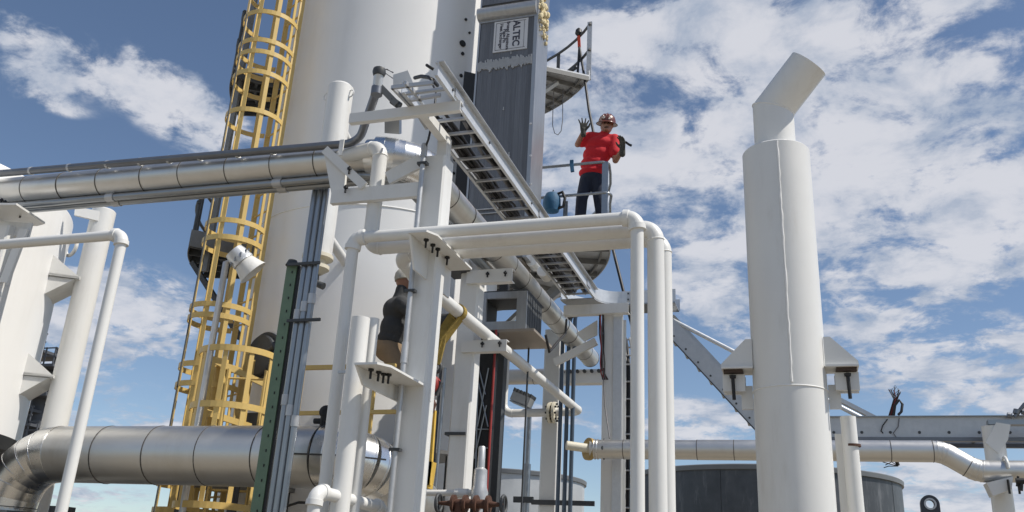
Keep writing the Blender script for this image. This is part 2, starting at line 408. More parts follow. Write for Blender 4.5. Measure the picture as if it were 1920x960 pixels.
for (px, py, rr) in ((873, 37, .022), (867, 82, .05), (867, 101, .026), (864, 142, .026), (880, 62, .018), (852, 300, .02), (850, 325, .02)):
    p = colhit(px, py); nrm = v3(p.x-CC.x, p.y-CC.y, 0).normalized()
    build(MB().lathe(p-nrm*.01, nrm, [(rr, 0), (rr, .025), (rr*.8, .03)], 16), 'plugged_port', 'black', col)
# support ring platforms of the column (left side)
def platform(name, label, r1, a0, a1, z, fascia=.2, mt='grating'):
    root = thing(name, label, 'platform', oncol((a0+a1)/2, z, CR+.05))
    build(MB().sector(CC, CR+.03, r1, a0, a1, z-.03, z, 28), 'floor_grating', mt, root)
    build(MB().sector(CC, r1, r1+.012, a0, a1, z-fascia+.06, z+.1, 28), 'toe_plate', 'grating', root)
    n = 5
    for i in range(n):
        a = a0+(a1-a0)*i/(n-1)
        build(MB().bar([oncol(a, z-.09, CR), oncol(a, z-.09, r1-.01)], .1, .03, Z), 'bearer', 'dark', root)
    m = (CR+r1)/2
    build(MB().sector(CC, m-.02, m+.02, a0, a1, z-.1, z-.04, 28), 'ring_bearer', 'dark', root)
    return root
pl = platform('column_platform', 'dark steel platform on the column beside the floodlight', 2.55, rad(194), rad(223), 5.68)
build(MB().bar([oncol(rad(212), 5.5, 2.5), oncol(rad(222), 4.45, CR)], .07, .05, X), 'knee_brace', 'dark', pl)
build(MB().prism([oncol(rad(223.3), 5.55, CR), oncol(rad(223.3), 5.55, 2.56), oncol(rad(223.3), 5.78, 2.56), oncol(rad(223.3), 5.78, CR)], v3(.01, -.02, 0)), 'end_plate', 'grating', pl)
for zz in (6.18, 6.66):
    build(MB().tube([oncol(rad(a), zz, 2.55) for a in range(196, 226, 4)], .022, 8), 'guard_rail', 'dark', pl)
for a in (197, 210, 223):
    build(MB().tube([oncol(rad(a), 5.68, 2.53), oncol(rad(a), 6.68, 2.53)], .022, 8), 'rail_post', 'dark', pl)
pu = platform('column_platform', 'dark grated platform high on the column inside the yellow cage', 2.42, rad(196), rad(224), 8.30)
for zz in (8.82, 9.3):
    build(MB().tube([oncol(rad(a), zz, 2.42) for a in range(198, 226, 4)], .022, 8), 'guard_rail', 'dark', pu)
for a in (200, 222): build(MB().tube([oncol(rad(a), 8.3, 2.41), oncol(rad(a), 9.32, 2.41)], .022, 8), 'rail_post', 'dark', pu)
cable_post = one(MB().bar([oncol(rad(219), 5.3, 2.3), oncol(rad(219), 11, 2.3)], .07, .05, X), 'steel_stanchion', 'grating', 'dark steel stanchion rising behind the tall yellow ladder cage', 'stanchion')

# ------------------------------------------------------------------ caged ladders
def ladder(name, label, c, ain, R, z0, z1, hoops, nstr=5, gap=None):
    """c plan centre of cage, ain angle pointing from cage centre to the ladder"""
    root = thing(name, label, 'ladder', v3(c.x, c.y, z0), 'yellow caged ladders on the column')
    ui = v3(math.cos(ain), math.sin(ain), 0); ut = v3(-ui.y, ui.x, 0); lc = v3(c.x, c.y, 0)+ui*(R-.06)
    for s in (-1, 1): build(MB().bar([lc+ut*s*.21+Z*z0, lc+ut*s*.21+Z*z1], .07, .02, ui), 'stile', 'yellow', root)
    n = int((z1-z0)/.3); first = None
    for k in range(n):
        if first is None: first = build(MB().tube([lc-ut*.21+Z*(z0+.2), lc+ut*.21+Z*(z0+.2)], .013, 8), 'rung', 'yellow', root)
        else: inst(first, Z*.3*k)
    h0 = None; A0, A1 = ain+rad(42), ain+rad(318)
    P = lambda a, z, r=R: v3(c.x+r*math.cos(a), c.y+r*math.sin(a), z)
    for z in hoops:
        if h0 is None:
            h0 = build(MB().bar([P(A0+(A1-A0)*i/30, z) for i in range(31)], .065, .012, Z), 'cage_hoop', 'yellow', root); zf = z
        else: inst(h0, Z*(z-zf))
    for k in range(nstr):
        a = A0+(A1-A0)*(k+.5)/nstr
        build(MB().bar([P(a, hoops[-1], R-.013), P(a, hoops[0], R-.013)], .05, .01, v3(-math.sin(a), math.cos(a), 0)), 'cage_strap', 'yellow', root)
    return root, P
lc0 = v3(-6.66, 8.75, 0)
ain = math.atan2(CC.y-lc0.y, CC.x-lc0.x)
hp = [at(x, y, d=10.7).z for x, y in ((500, -30), (503, 27), (492, 79), (487, 100), (480, 137), (465, 208), (445, 300), (422, 414), (416, 445), (390, 570), (385, 590), (367, 681), (359, 718))]
ladder('caged_ladder', 'tall yellow caged ladder climbing the left side of the white column', lc0, ain, .37, .1, 10.6, [10.2]+hp+[3.0, 2.5, 2.2], 7)
lb = v3(-5.66, 7.86, 0)
ladder('caged_ladder', 'short yellow ladder cage rising above the fat silver pipe', lb, math.atan2(CC.y-lb.y, CC.x-lb.x)+.3, .40, .1, 3.7, [at(440, 650, d=9.25).z, at(430, 757, d=9.25).z, 2.5, 2.2], 7)
# access landing with yellow guard rails between the two cages
ld = thing('access_landing', 'small landing with yellow rails and dark kick panels behind the short cage', 'platform', (-6.0, 9.0, 2.5))
build(MB().box((-5.95, 8.75, 2.48), (1.1, 1.0, .05)), 'floor_grating', 'grating', ld)
for (a, b) in (((378, 665), (500, 722)), ((372, 768), (470, 800))):
    p0 = at(*a, y=8.25); p1 = at(*b, y=8.9); build(MB().bar([p0, p1], .07, .03, Z), 'guard_rail', 'yellow', ld)
for px in (382, 420, 470):
    p0 = at(px, 690, y=8.3+.5*(px-382)/90); build(MB().bar([v3(p0.x, p0.y, 2.5), p0+Z*.1], .06, .06, X), 'rail_post', 'yellow', ld)
build(MB().box((-5.95, 9.0, 2.95), (.55, .06, .85)), 'kick_panel', 'dark', ld)
build(MB().box((-5.45, 8.85, 2.85), (.35, .06, .6)), 'kick_panel', 'dark', ld)
for x_, y_ in ((-6.4, 8.3), (-6.4, 9.2), (-5.5, 8.3), (-5.5, 8.9)):
    build(MB().box((x_, y_, 1.23), (.09, .09, 2.46)), 'leg', 'dark', ld)
# worker's landing in front of the column
wl = thing('work_landing', 'grey work landing with yellow guard rail behind the fat silver pipe', 'platform', (-4.5, 8.8, 2.9))
build(MB().sector(CC, CR+.02, 2.75, rad(262), rad(326), 2.88, 2.92, 20), 'floor_grating', 'grating', wl)
ya = at(560, 690, y=8.05); yb = at(742, 686, y=8.05); yc = at(558, 775, y=8.05); yd = at(742, 772, y=8.05)
build(MB().bar([ya, yb], .045, .045, Z), 'guard_rail', 'yellow', wl); build(MB().bar([yc, yd], .04, .04, Z), 'guard_rail', 'yellow', wl)
for px in (564, 700):
    q0 = at(px, 690, y=8.08); build(MB().bar([v3(q0.x, q0.y, 2.86), q0], .09, .05, X), 'rail_post', 'yellow', wl)
for a in (270, 296, 320): build(MB().tube([oncol(rad(a), 0, 2.6), oncol(rad(a), 2.88, 2.6)], .05, 12), 'leg', 'dark', wl)

# ------------------------------------------------------------------ heat exchanger
HX0, HX1, HY0, HY1, HB, HT = -3.775, -2.975, 9.38, 9.84, 5.30, 10.7
hx = thing('heat_exchanger', 'tall weathered grey aluminium heat exchanger with a white maker plate', 'exchanger', (-3.3, 9.5, HB))
build(MB().box(((HX0+HX1)/2, (HY0+HY1)/2, (HB+HT)/2+.02), (HX1-HX0-.03, HY1-HY0-.02, HT-HB-.04)), 'core', 'hx_side', hx)
zh = at(950, 37, y=9.38).z
zc0 = at(950, 130, y=9.38).z; zc1 = at(950, 110, y=9.38).z
# front face of vertical fin strips
nstrip = 11; first = None; w = (HX1-HX0-.05)/nstrip
for k in range(nstrip):
    if first is None:
        mb = MB(); mb.box((HX0+.025+w/2, HY0-.0, (HB+zh)/2), (w-.0012, .03, zh-HB-.01)); first = build(mb, 'fin_panel', 'hx', hx)
    else: inst(first, X*w*k)
build(MB().box((HX1+.002, (HY0+HY1)/2, (HB+HT)/2), (.05, HY1-HY0+.05, HT-HB)), 'side_sheet', 'hx_side', hx)
build(MB().box((HX0+.004, HY0+.02, (HB+HT)/2), (.025, .08, HT-HB)), 'corner_trim', 'hx_side', hx)
build(MB().tube([(HX0-.02, HY0-.02, zh+.11), (HX1+.01, HY0-.02, zh+.11)], .10, 24), 'header', 'hx_side', hx)
build(MB().box(((HX0+HX1)/2, HY0-.012, zh+.01), (HX1-HX0, .03, .06)), 'header_lip', 'hx_side', hx)
build(MB().box(((HX0+HX1)/2, HY0-.005, zh+.6), (HX1-HX0-.04, .03, .65)), 'upper_panel', 'hx', hx)
# ragged caulk seam
mb = MB(); nn = 46
for k in range(nn):
    x_ = HX0+.02+(HX1-HX0-.05)*k/nn; hgt = (zc1-zc0)*random.uniform(.55, 1.15)
    mb.box((x_+.008, HY0-.022, (zc0+zc1)/2+random.uniform(-.012, .018)), (.0185, .018, hgt))
build(mb, 'caulk_seam', 'caulk', hx)
for (px, py, s) in ((944, 205, .035), (954, 292, .05), (958, 100, .03)):
    p = at(px, py, y=HY0-.02); mb = MB(); mb.lathe(p, -Y, [(s*.35, 0), (s*.3, .006)], 12); mb.box(p+Z*s*.5, (s*.3, .008, s)); build(mb, 'caulk_smear', 'caulk', hx)
for py in (232, 292, 345):
    p = at(995, py, y=HY0-.02); build(MB().lathe(p, -Y, [(.017, 0), (.014, .012)], 10), 'rivet', 'plate', hx)
# foam drips on the right corner
mb = MB()
for k in range(46):
    t = random.random(); zz = at(1022, 8+52*t, y=9.45).z + random.uniform(-.05, .05)
    c = v3(HX1+.035+random.uniform(-.01, .03), HY0+random.uniform(.0, .35), zz); r = random.uniform(.015, .04)*(1.1-.5*t)
    mb.lathe(c-Z*r*1.6, Z, [(r*.1, 0), (r*.8, r*.6), (r, r*1.6), (r*.7, r*2.6), (r*.1, r*3.2)], 8)
for k in range(20):
    zz = at(1022, -40+40*random.random(), y=9.45).z; c = v3(HX1+.035+random.uniform(-.01, .04), HY0+random.uniform(.0, .35), zz); r = random.uniform(.03, .06)
    mb.lathe(c-Z*r, Z, [(r*.1, 0), (r*.8, r*.5), (r, r), (r*.7, r*1.6), (r*.1, r*2)], 8)
build(mb, 'spray_foam', 'foam', hx)
# maker plate
p0 = at(928, 40, y=HY0-.02); p1 = at(988, 92, y=HY0-.02)
PX0, PX1, PZ0, PZ1 = p0.x, p1.x, at(958, 95, y=HY0-.02).z, at(958, 38, y=HY0-.02).z
mp_ = build(MB().box(((PX0+PX1)/2, HY0-.022, (PZ0+PZ1)/2), (PX1-PX0, .01, PZ1-PZ0)), 'maker_plate', 'plate', hx)
mp_['label'] = 'white plate reading ALTEC in letters turned sideways'
for (a, b) in (((PX0+.03, PZ0+.03), (PX1-.03, PZ0+.03)), ((PX0+.03, PZ1-.03), (PX1-.03, PZ1-.03)), ((PX0+.03, PZ0+.03), (PX0+.03, PZ1-.03)), ((PX1-.05, PZ0+.03), (PX1-.05, PZ1-.03))):
    build(MB().bar([v3(a[0], HY0-.0285, a[1]), v3(b[0], HY0-.0285, b[1])], .006, .003, Y), 'border_line', 'ink', mp_)
def text(body, size, x, zc, parent, bold=.0):
    cu = bpy.data.curves.new('txt', 'FONT'); cu.body = body; cu.size = size; cu.align_x = 'CENTER'; cu.align_y = 'CENTER'; cu.extrude = .0012; cu.offset = bold
    o = bpy.data.objects.new('txt', cu); COL.objects.link(o); bpy.context.view_layer.update()
    me = bpy.data.meshes.new_from_object(o.evaluated_get(bpy.context.evaluated_depsgraph_get())); bpy.data.objects.remove(o)
    # letters face -Y, reading downwards
    R = Matrix(((0, 1, 0, 0), (0, 0, -1, 0), (-1, 0, 0, 0), (0, 0, 0, 1))); me.transform(R); me.materials.clear()
    return put('lettering', me, (x, HY0-.0285, zc), 'ink', parent)
pw = PX1-PX0; zc = (PZ0+PZ1)/2
text('ALTEC', .135, PX0+pw*.66, zc+.02, mp_, .004)
text('Brazed Aluminum', .062, PX0+pw*.42, zc, mp_, .0015); text('Plate-Fin', .062, PX0+pw*.32, zc, mp_, .0015); text('Heat Exchanger', .062, PX0+pw*.22, zc, mp_, .0015)
# deep shade of the gap between exchanger and shell, modelled as a black slab
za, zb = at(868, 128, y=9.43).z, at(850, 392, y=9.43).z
build(MB().prism([(HX0-.23, 9.5, zb), (HX0-.02, 9.5, zb), (HX0-.02, 9.5, za-.08), (HX0-.23, 9.5, za)], (0, .25, 0)), 'gap_shade', 'black', hx)
build(MB().box(((HX0+HX1)/2-.02, (HY0+HY1)/2, HB-.01), (HX1-HX0-.06, HY1-HY0-.04, .04)), 'bottom_sheet', 'hx_under', hx)
for zz in (at(900, 395, y=9.38).z, at(900, 403, y=9.38).z):
    build(MB().tube([(HX0+.05, HY0-.03, zz), (HX0+.45, HY0-.03, zz)], .009, 8), 'tube_line', 'galv', hx)
for (px, py) in ((1000, 492), (1021, 512)):
    p = at(px, py, y=9.65); build(MB().lathe(p+Y*.12, -Y, [(.075, 0), (.075, .20), (.068, .205)], 20), 'nozzle_stub', 'white', hx)
# open support box hung under the exchanger
bx0, bx1 = at(893, 600, y=9.25).x, at(987, 600, y=9.25).x; bz1, bz0 = at(940, 548, y=9.25).z, at(940, 622, y=9.25).z
sb = thing('support_box', 'open grey steel box frame under the heat exchanger', 'frame', ((bx0+bx1)/2, 9.5, 0))
for (x_, w_) in ((bx0+.06, .12), (bx1-.06, .12)): build(MB().box((x_, 9.25, (bz0+bz1)/2), (w_, .04, bz1-bz0)), 'upright', 'hx_side', sb)
build(MB().box(((bx0+bx1)/2, 9.25, bz1-.04), (bx1-bx0-.242, .036, .08)), 'cross_bar', 'hx_side', sb)
build(MB().box(((bx0+bx1)/2, 9.25, bz0+.06), (bx1-bx0-.242, .036, .12)), 'cross_bar', 'hx_side', sb)
for k in range(6): build(MB().box((bx1-.012, 9.33+.1*k, (bz0+bz1)/2), (.024, .085, bz1-bz0)), 'side_rib', 'dark', sb)
build(MB().box((bx0+.012, 9.6, (bz0+bz1)/2), (.024, .6, bz1-bz0)), 'side_panel', 'dark', sb)
build(MB().box(((bx0+bx1)/2, 9.6, bz1+.01), (bx1-bx0, .7, .02)), 'top_sheet', 'dark', sb)
build(MB().box(((bx0+bx1)/2+.1, 9.55, bz0-.015), (bx1-bx0+.05, .8, .03)), 'base_flange', 'hx_under', sb)
build(MB().box((bx0+.12, 9.85, bz0/2-.02), (.14, .14, bz0-.02)), 'stand', 'dark', sb)
build(MB().box((bx0+.12, 9.85, (bz1+HB)/2), (.1, .1, HB-bz1-.06)), 'hanger', 'dark', sb)

# ------------------------------------------------------------------ right-hand platforms of the column
def rplat(name, label, z, R, a1, a0):
    root = thing(name, label, 'platform', oncol(rad(20), z, CR+.05))
    build(MB().sector(CC, CR+.02, R, a0, a1, z-.03, z, 24), 'floor_grating', 'galv', root)
    build(MB().sector(CC, R, R+.012, a0, a1, z-.09, z+.09, 24), 'toe_plate', 'galv', root)
    for k in range(9):
        a = a0+(a1-a0)*k/8
        build(MB().bar([oncol(a, z-.07, CR), oncol(a, z-.07, R-.01)], .08, .02, Z), 'bearer', 'grating', root)
    for r in (CR+.35, CR+.75, R-.12):
        if r < R: build(MB().sector(CC, r-.012, r+.012, a0, a1, z-.085, z-.032, 24), 'ring_bearer', 'grating', root)
    return root
lp = rplat('side_platform', 'curved galvanised platform that the worker in red stands on', 6.16, 3.30, rad(78), rad(2))
Yr = 10.72
def r_(px, py, y=Yr): return at(px, py, y=y)
top = [r_(1018, 300), r_(1143, 306)]; 
for i, zz in enumerate((7.17, 6.70)):
    x1 = -2.25 if i == 0 else -2.20
    pts = [v3(-3.6, Yr, zz), v3(x1, Yr, zz)] + [oncol(rad(a), zz, 3.3) for a in (8, 14, 22, 30, 40, 52, 64, 76)]
    build(MB().tube(pathpts(pts[:3], .1, 5)+pts[3:], .021, 10), 'guard_rail', 'conduit', lp)
build(MB().bar([v3(-2.30, Yr+.01, 6.1), v3(-2.30, Yr+.01, 7.17)], .085, .02, X), 'rail_post', 'conduit', lp)
build(MB().bar([v3(-2.85, Yr+.01, 6.1), v3(-2.85, Yr+.01, 6.62)], .06, .02, X), 'rail_post', 'conduit', lp)
for a in (24, 45, 70): build(MB().bar([oncol(rad(a), 6.1, 3.29), oncol(rad(a), 7.17, 3.29)], .06, .02, Z.cross(v3(math.cos(rad(a)), math.sin(rad(a)), 0))), 'rail_post', 'conduit', lp)
build(MB().bar([oncol(rad(24), 6.0, 3.0), oncol(rad(24), 4.7, CR)], .08, .06, X), 'knee_brace', 'galv', lp)
build(MB().bar([oncol(rad(60), 6.0, 3.0), oncol(rad(60), 4.7, CR)], .08, .06, X), 'knee_brace', 'galv', lp)
up = rplat('side_platform', 'empty curved platform high behind the heat exchanger', 9.72, 3.17, rad(80), rad(35))
for zz in (10.24, 10.76):
    build(MB().tube([oncol(rad(a), zz, 3.18) for a in range(35, 80, 5)], .024, 8), 'guard_rail', 'dark', up)
build(MB().bar([oncol(rad(36), 9.66, 3.19), oncol(rad(36), 10.82, 3.19)], .08, .035, X), 'rail_post', 'galv', up)
for a in (55, 74): build(MB().bar([oncol(rad(a), 9.66, 3.19), oncol(rad(a), 10.78, 3.19)], .06, .02, X), 'rail_post', 'dark', up)
for a in (40, 68): build(MB().bar([oncol(rad(a), 9.6, 2.7), oncol(rad(a), 8.6, CR)], .08, .06, X), 'knee_brace', 'galv', up)
# hoses left on the upper platform
hz_ = MB().tube([oncol(rad(a), 9.84+.10*math.sin(a*.35), 2.7+.3*math.sin(a*.2)) for a in range(38, 70, 2)], .03, 8)
one(hz_, 'hose', 'rubber', 'black hose lying looped on the high curved platform', 'hose')
# thin wire loop under it
w0 = at(1037, 196, y=12.6); w1 = at(1055, 190, y=12.6); wm = at(1046, 253, y=12.6)
pts = [w0, at(1036, 235, y=12.6), at(1040, 250, y=12.6), wm, at(1052, 246, y=12.6), at(1055, 225, y=12.6), w1, w1+Z*.25]
pts = [w0+Z*.25]+pts
one(MB().tube(pts, .007, 6), 'wire_loop', 'cable_grey', 'thin wire loop hanging under the high curved platform', 'wire')
# strap, rope and bag
ra = at(1085, 62, y=12.75); rb = at(1097, 152, y=12.45)
st = thing('lifting_strap', 'red and black strap tied to the rail of the high platform', 'strap', ra-Z*.2)
build(MB().lathe(ra-Z*.06, Z, [(.03, 0), (.065, .05), (.055, .12), (.02, .16)], 12), 'knot', 'black', st)
build(MB().bar([ra-Z*.02, ra-Z*.30+X*.02], .05, .03, X), 'strap_band', 'strap_red', st)
build(MB().tube([ra-Z*.3+X*.02, at(1083, 140, y=12.6)], .022, 8), 'strap_leg', 'black', st)
build(MB().tube([ra-Z*.3+X*.02, rb], .022, 8), 'strap_leg', 'black', st)
rope = [rb, at(1104, 205, y=12.3), at(1112, 245, y=12.1), at(1130, 350, y=11.75), at(1148, 462, y=11.6), at(1165, 530, y=11.3), at(1180, 590, y=11.25), at(1197, 660, y=11.2)]
one(MB().tube(rope, .022, 8), 'rope', 'rubber', 'black rope hanging down past the worker in red', 'rope')
bg_ = thing('rope_bag', 'blue rope bag hanging on the rail left of the red-shirted worker', 'bag', at(1033, 400, y=10.62))
c = at(1034, 400, y=10.64)
build(MB().lathe(c, Z, [(.03, 0), (.10, .03), (.125, .12), (.12, .22), (.085, .29), (.03, .31)], 20), 'bag_body', 'bag_blue', bg_)
build(MB().tube([c+v3(.07, -.02, .27), c+v3(.15, -.02, .3), c+v3(.19, -.02, .2), c+v3(.17, -.02, .08), c+v3(.1, -.02, .06)], .022, 8), 'bag_strap', 'black', bg_)
build(MB().tube([c+Z*.3, c+v3(0, .05, .37)], .01, 6), 'hook', 'dark', bg_)
rg = at(1072, 304, y=10.70)
one(MB().bar([rg+Z*.03, rg-Z*.03, rg+v3(.02, -.02, -.16)], .05, .03, X), 'tie_rag', 'bag_blue', 'dark blue rag tied round the platform rail', 'rag')

gw = at(448, 120, d=10.6); gx = at(330, 760, d=10.6)
one(MB().tube([v3(gw.x-.02, gw.y, 8.6), v3(gw.x-.03, gw.y, 0)], .008, 6), 'guy_wire', 'dark', 'thin dark wire hanging straight beside the tall yellow cage', 'wire')

# ------------------------------------------------------------------ posts and brackets
def post(name, label, x, y, w, z1, m='white', z0=0, base=True, group=None, xd=X):
    root = thing(name, label, 'post', (x, y, z0), group)
    build(MB().ext(beamsec('box', w, w), (x, y, z0+.025), (x, y, z1), xd), 'shaft', m, root)
    if base: build(MB().box((x, y, z0+.0125), (w*1.9, w*1.9, .025)), 'base_plate', m, root)
    return root
PX1_, PY1_ = -2.70, 6.02
p1z = at(806, 292, y=5.92).z
P1 = post('support_post', 'white square support post under the near end of the cable tray', PX1_, PY1_, .195, p1z)
build(MB().lathe((PX1_, PY1_, p1z), Z, [(.137, 0), (.075, .045)], 4), 'reducer', 'white', P1) if False else None
build(MB().ext(beamsec('box', .095, .095), (PX1_+.045, PY1_-.02, p1z), (PX1_+.045, PY1_-.02, 5.09), X), 'upper_shaft', 'white', P1)
tcz = 5.083; tcy = at(760, 209, z=tcz).y
x0, x1 = at(655, 218, y=tcy).x, at(863, 195, y=tcy).x
ch = build(MB().ext(beamsec('C', .05, .085, .008), (x0, tcy, tcz), (x1, tcy, tcz), Y), 'tray_channel', 'white', P1)
build(MB().box((PX1_+.045, (tcy+PY1_)/2+.03, tcz-.0), (.07, PY1_-tcy-.02, .075)), 'channel_arm', 'white', P1)
# bracket frame that carries the clad pipe
bz = at(700, 364, y=5.9).z
build(MB().box(((at(622, 378, y=5.9).x+PX1_-.1)/2, 5.9, bz), (PX1_-.1-at(622, 378, y=5.9).x, .05, .125)), 'bracket_beam', 'white', P1)
b0 = at(632, 350, y=5.9); b1 = at(632, 285, y=5.9)
build(MB().prism([at(621, 362, y=5.88), at(645, 357, y=5.88), at(648, 322, y=5.88), at(628, 296, y=5.88), at(606, 280, y=5.88)], (0, .03, 0)), 'bracket_web', 'white', P1)
build(MB().bar([at(610, 281, y=5.86), at(683, 349, y=5.86)], .075, .03, v3(-.7, 0, -.7).cross(Y)), 'bracket_brace', 'white', P1)
build(MB().bar([at(727, 335, y=5.94), at(790, 302, y=5.94)], .12, .03, v3(.5, 0, -1)), 'bracket_brace', 'white', P1)
for px, py in ((649, 347), (656, 312)): ubolt(at(px, py, y=5.84), -Z, P1, .07)
# angle bracket with U-bolts under the three frame pipes
def angle_bracket(parent, pA, dy, dz, w, bolts, name='pipe_bracket'):
    x, y, z = pA
    br = build(MB().prism([(x, y, z), (x+w*.75, y, z), (x+w, y+.1, z), (x+w, y+dy, z), (x, y+dy, z)], (0, 0, .016)), name, 'white', parent)
    build(MB().prism([(x, y+.01, z-.001), (x, y+dy, z-.001), (x, y+dy, z-dz), (x, y+.14, z-dz)], (.016, 0, 0)), 'bracket_web', 'white', br)
    for (bx_, by_) in bolts: ubolt((x+bx_, y+by_, z+.014), -Z, br, .085)
    return br
zb1 = 4.06
pb = at(765, 437, z=zb1)
angle_bracket(P1, (pb.x, pb.y, zb1), .86, .24, .20, ((.09, .14), (.10, .25), (.105, .34), (.11, .53)))
pb2 = at(664, 684, z=2.98)
angle_bracket(P1, (pb2.x, pb2.y, 2.98), .86, .11, .23, ((.07, .12), (.09, .2), (.10, .26), (.13, .28)))
build(MB().box(((pb2.x+PX1_)/2+.1, 6.02, 2.93), (abs(PX1_-pb2.x), .05, .09)), 'bracket_arm', 'white', P1)
# conduit strapped to the post
cdt = thing('conduit_riser', 'thin galvanised conduit clamped to the front of the square post', 'conduit', (PX1_-.03, 5.88, 0))
ctop = at(794, 283, y=5.86); cx = ctop.x
build(MB().tube([(cx, 5.87, .02), (cx, 5.87, ctop.z)], .021, 14), 'conduit_tube', 'galv', cdt)
build(MB().lathe((cx, 5.87, ctop.z-.05), Z, [(.028, 0), (.028, .1), (.022, .12)], 14), 'bushing', 'galv', cdt)
for py in (308, 545, 843):
    zz = at(770, py, y=5.86).z; build(MB().box((cx, 5.872, zz), (.085, .05, .022)), 'strap_clamp', 'dark', cdt)
zz = at(760, 680, y=5.86).z; build(MB().lathe((cx, 5.87, zz), Z, [(.027, 0), (.027, .16)], 14), 'coupling', 'galv', cdt)
one(MB().tube([(cx, 5.87, ctop.z), at(803, 262, y=5.85), at(813, 218, y=5.82), at(818, 172, y=5.85), at(812, 160, y=5.95)], .0095, 8), 'control_cable', 'rubber', 'black cable rising from the post conduit to the tray', 'cable')

# second white post carrying both long pipes
PX2_, PY2_ = -3.30, 8.55
P2 = post('support_post', 'white square support post with two stub brackets beside the dark netting', PX2_, PY2_, .215, at(868, 478, y=8.45).z+.3)
for (pa, pb_, zz) in (((856, 512), (962, 512), 4.86), ((872, 640), (951, 640), 3.93)):
    a = at(*pa, y=8.42); b = at(*pb_, y=8.42); h = .15 if zz > 4 else .125
    br = build(MB().ext(beamsec('C', .09, h, .01), (PX2_-.02, 8.40, a.z-.06), (b.x, 8.40, a.z-.06), Y), 'stub_bracket', 'white', P2)
    for f in (.35, .75): ubolt((PX2_+(b.x-PX2_)*f+.05, 8.385, a.z-.02), -Z, br, .06)
mz = at(860, 498, y=8.4).z; build(MB().box((PX2_-.12, PY2_-.06, mz), (.26, .26, .10)), 'splice_block', 'white', P2)
build(MB().box((PX2_-.12, PY2_-.06, mz-.065), (.27, .27, .025)), 'clamp_band', 'dark', P2)
mz = at(860, 812, y=8.4).z; build(MB().box((PX2_-.03, PY2_-.02, mz), (.225, .225, .03)), 'clamp_band', 'dark', P2)
for k, px in enumerate((818, 826)):
    q = at(px, 800, y=8.38); o = one(MB().tube([(q.x, q.y, 0), (q.x, q.y, at(835-2*k, 690, y=8.38).z)], .017, 8), 'thin_conduit', 'conduit' if k else 'dark', ('thin dark', 'thin grey')[k]+' conduit running up beside the bracketed white post', 'conduit', 'thin conduits beside the bracketed post')

# far pillar at the end of the tray
PL = thing('steel_pillar', 'grey painted pillar under the far end of the cable tray', 'post', (-2.17, 10.86, 0))
plz = at(1145, 592, y=10.75).z
build(MB().ext(beamsec('H', .26, .24, .014), (-2.17, 10.86, .02), (-2.17, 10.86, plz), X), 'shaft', 'white', PL)
build(MB().box((-2.105, 10.732, plz/2+.01), (.11, .012, plz-.06)), 'cover_strip', 'galv_bright', PL)
build(MB().box((-2.17, 10.86, .0105), (.45, .45, .019)), 'base_plate', 'white', PL)
a = at(1056, 580, y=10.6); b = at(1132, 590, y=10.6)
build(MB().ext(beamsec('L', .11, .13, .012), (a.x, 10.62, a.z-.07), (-1.95, 10.62, a.z-.07), Y), 'tray_arm', 'white', PL)
a = at(1040, 680, y=10.9); b = at(1118, 640, y=10.9)
build(MB().bar([a, b], .10, .05, v3(-.7, 0, .7)), 'brace', 'white', PL)
build(MB().prism([at(1080, 625, y=10.88), at(1120, 600, y=10.88), at(1120, 628, y=10.88), at(1095, 640, y=10.88)], (0, .02, 0)), 'gusset', 'white', PL)
# wiring gathered on the pillar
for k in range(6):
    pts = [at(1126+k*1.5+random.uniform(-3, 3), y_, y=10.69-.01*(k % 2)) for y_ in (575, 600, 625, 655, 680, 700)]
    pts += [at(1130+k*2, 712, y=10.68), at(1132-k, 690, y=10.67)]
    one(MB().tube(pathpts(pts, .01, 2) if False else pts, .0085, 6), 'control_wire', ('rubber', 'red', 'rubber', 'cable_grey', 'rust', 'rubber')[k], ('black control wire gathered on the grey pillar', 'red control wire gathered on the grey pillar', 'black control wire gathered on the grey pillar', 'grey control wire gathered on the grey pillar', 'brown control wire gathered on the grey pillar', 'black control wire gathered on the grey pillar')[k], 'wire', 'wires gathered on the grey pillar')
one(MB().tube([at(1131, 700, y=10.68), at(1134, 760, y=10.66), at(1142, 815, y=10.5), at(1143, 822, y=10.42)], .008, 6), 'drop_wire', 'cable_grey', 'thin wire dropping from the pillar to the cut clad pipe', 'wire')

# ------------------------------------------------------------------ the three frame pipes and the long return pipe
ZP = 4.155
xl, xr = -3.27, -1.0
pipe('threaded_pipe', 'white pipe with threaded corner elbows, nearest of three side by side', 'pipe', [(xl+.02, 5.78, .05), (xl, 5.78, ZP), (xr, 5.78, ZP), (xr+.01, 5.78, .05)], .047, .055, group=None, threaded=True)
r2 = .062; y2 = 5.98
xr2 = at(1231, 700, y=y2).x
xe = at(705, 360, y=y2).x; ze = at(700, 276, y=y2).z
pipe('welded_pipe', 'white welded pipe dropping from the clad pipe, middle of three side by side', 'pipe', [(xe-.45, y2+.12, ze+.0), (xe, y2, ze), (xe, y2, ZP-.01), (xr2, y2, ZP-.01), (xr2+.01, y2, .05)], r2, .10)
y3 = 6.18; xr3 = at(1246, 700, y=y3).x; ZW = 4.08; XW = -3.06
yend = at(1086, 772, z=ZW).y
xup = at(945, 740, y=yend).x
zup = at(946, 668, y=yend).z
pipe('welded_pipe', 'long white welded pipe receding past the yellow sling to a flanged end', 'pipe', [(xr3+.01, y3, .05), (xr3, y3, ZW+.06), (XW, y3, ZW+.06), (XW, y3+.35, ZW), (XW, yend, ZW), (xup, yend, ZW-.02), (xup, yend, zup+.25)], r2, [.12, .12, .12, .15, .15, .15])
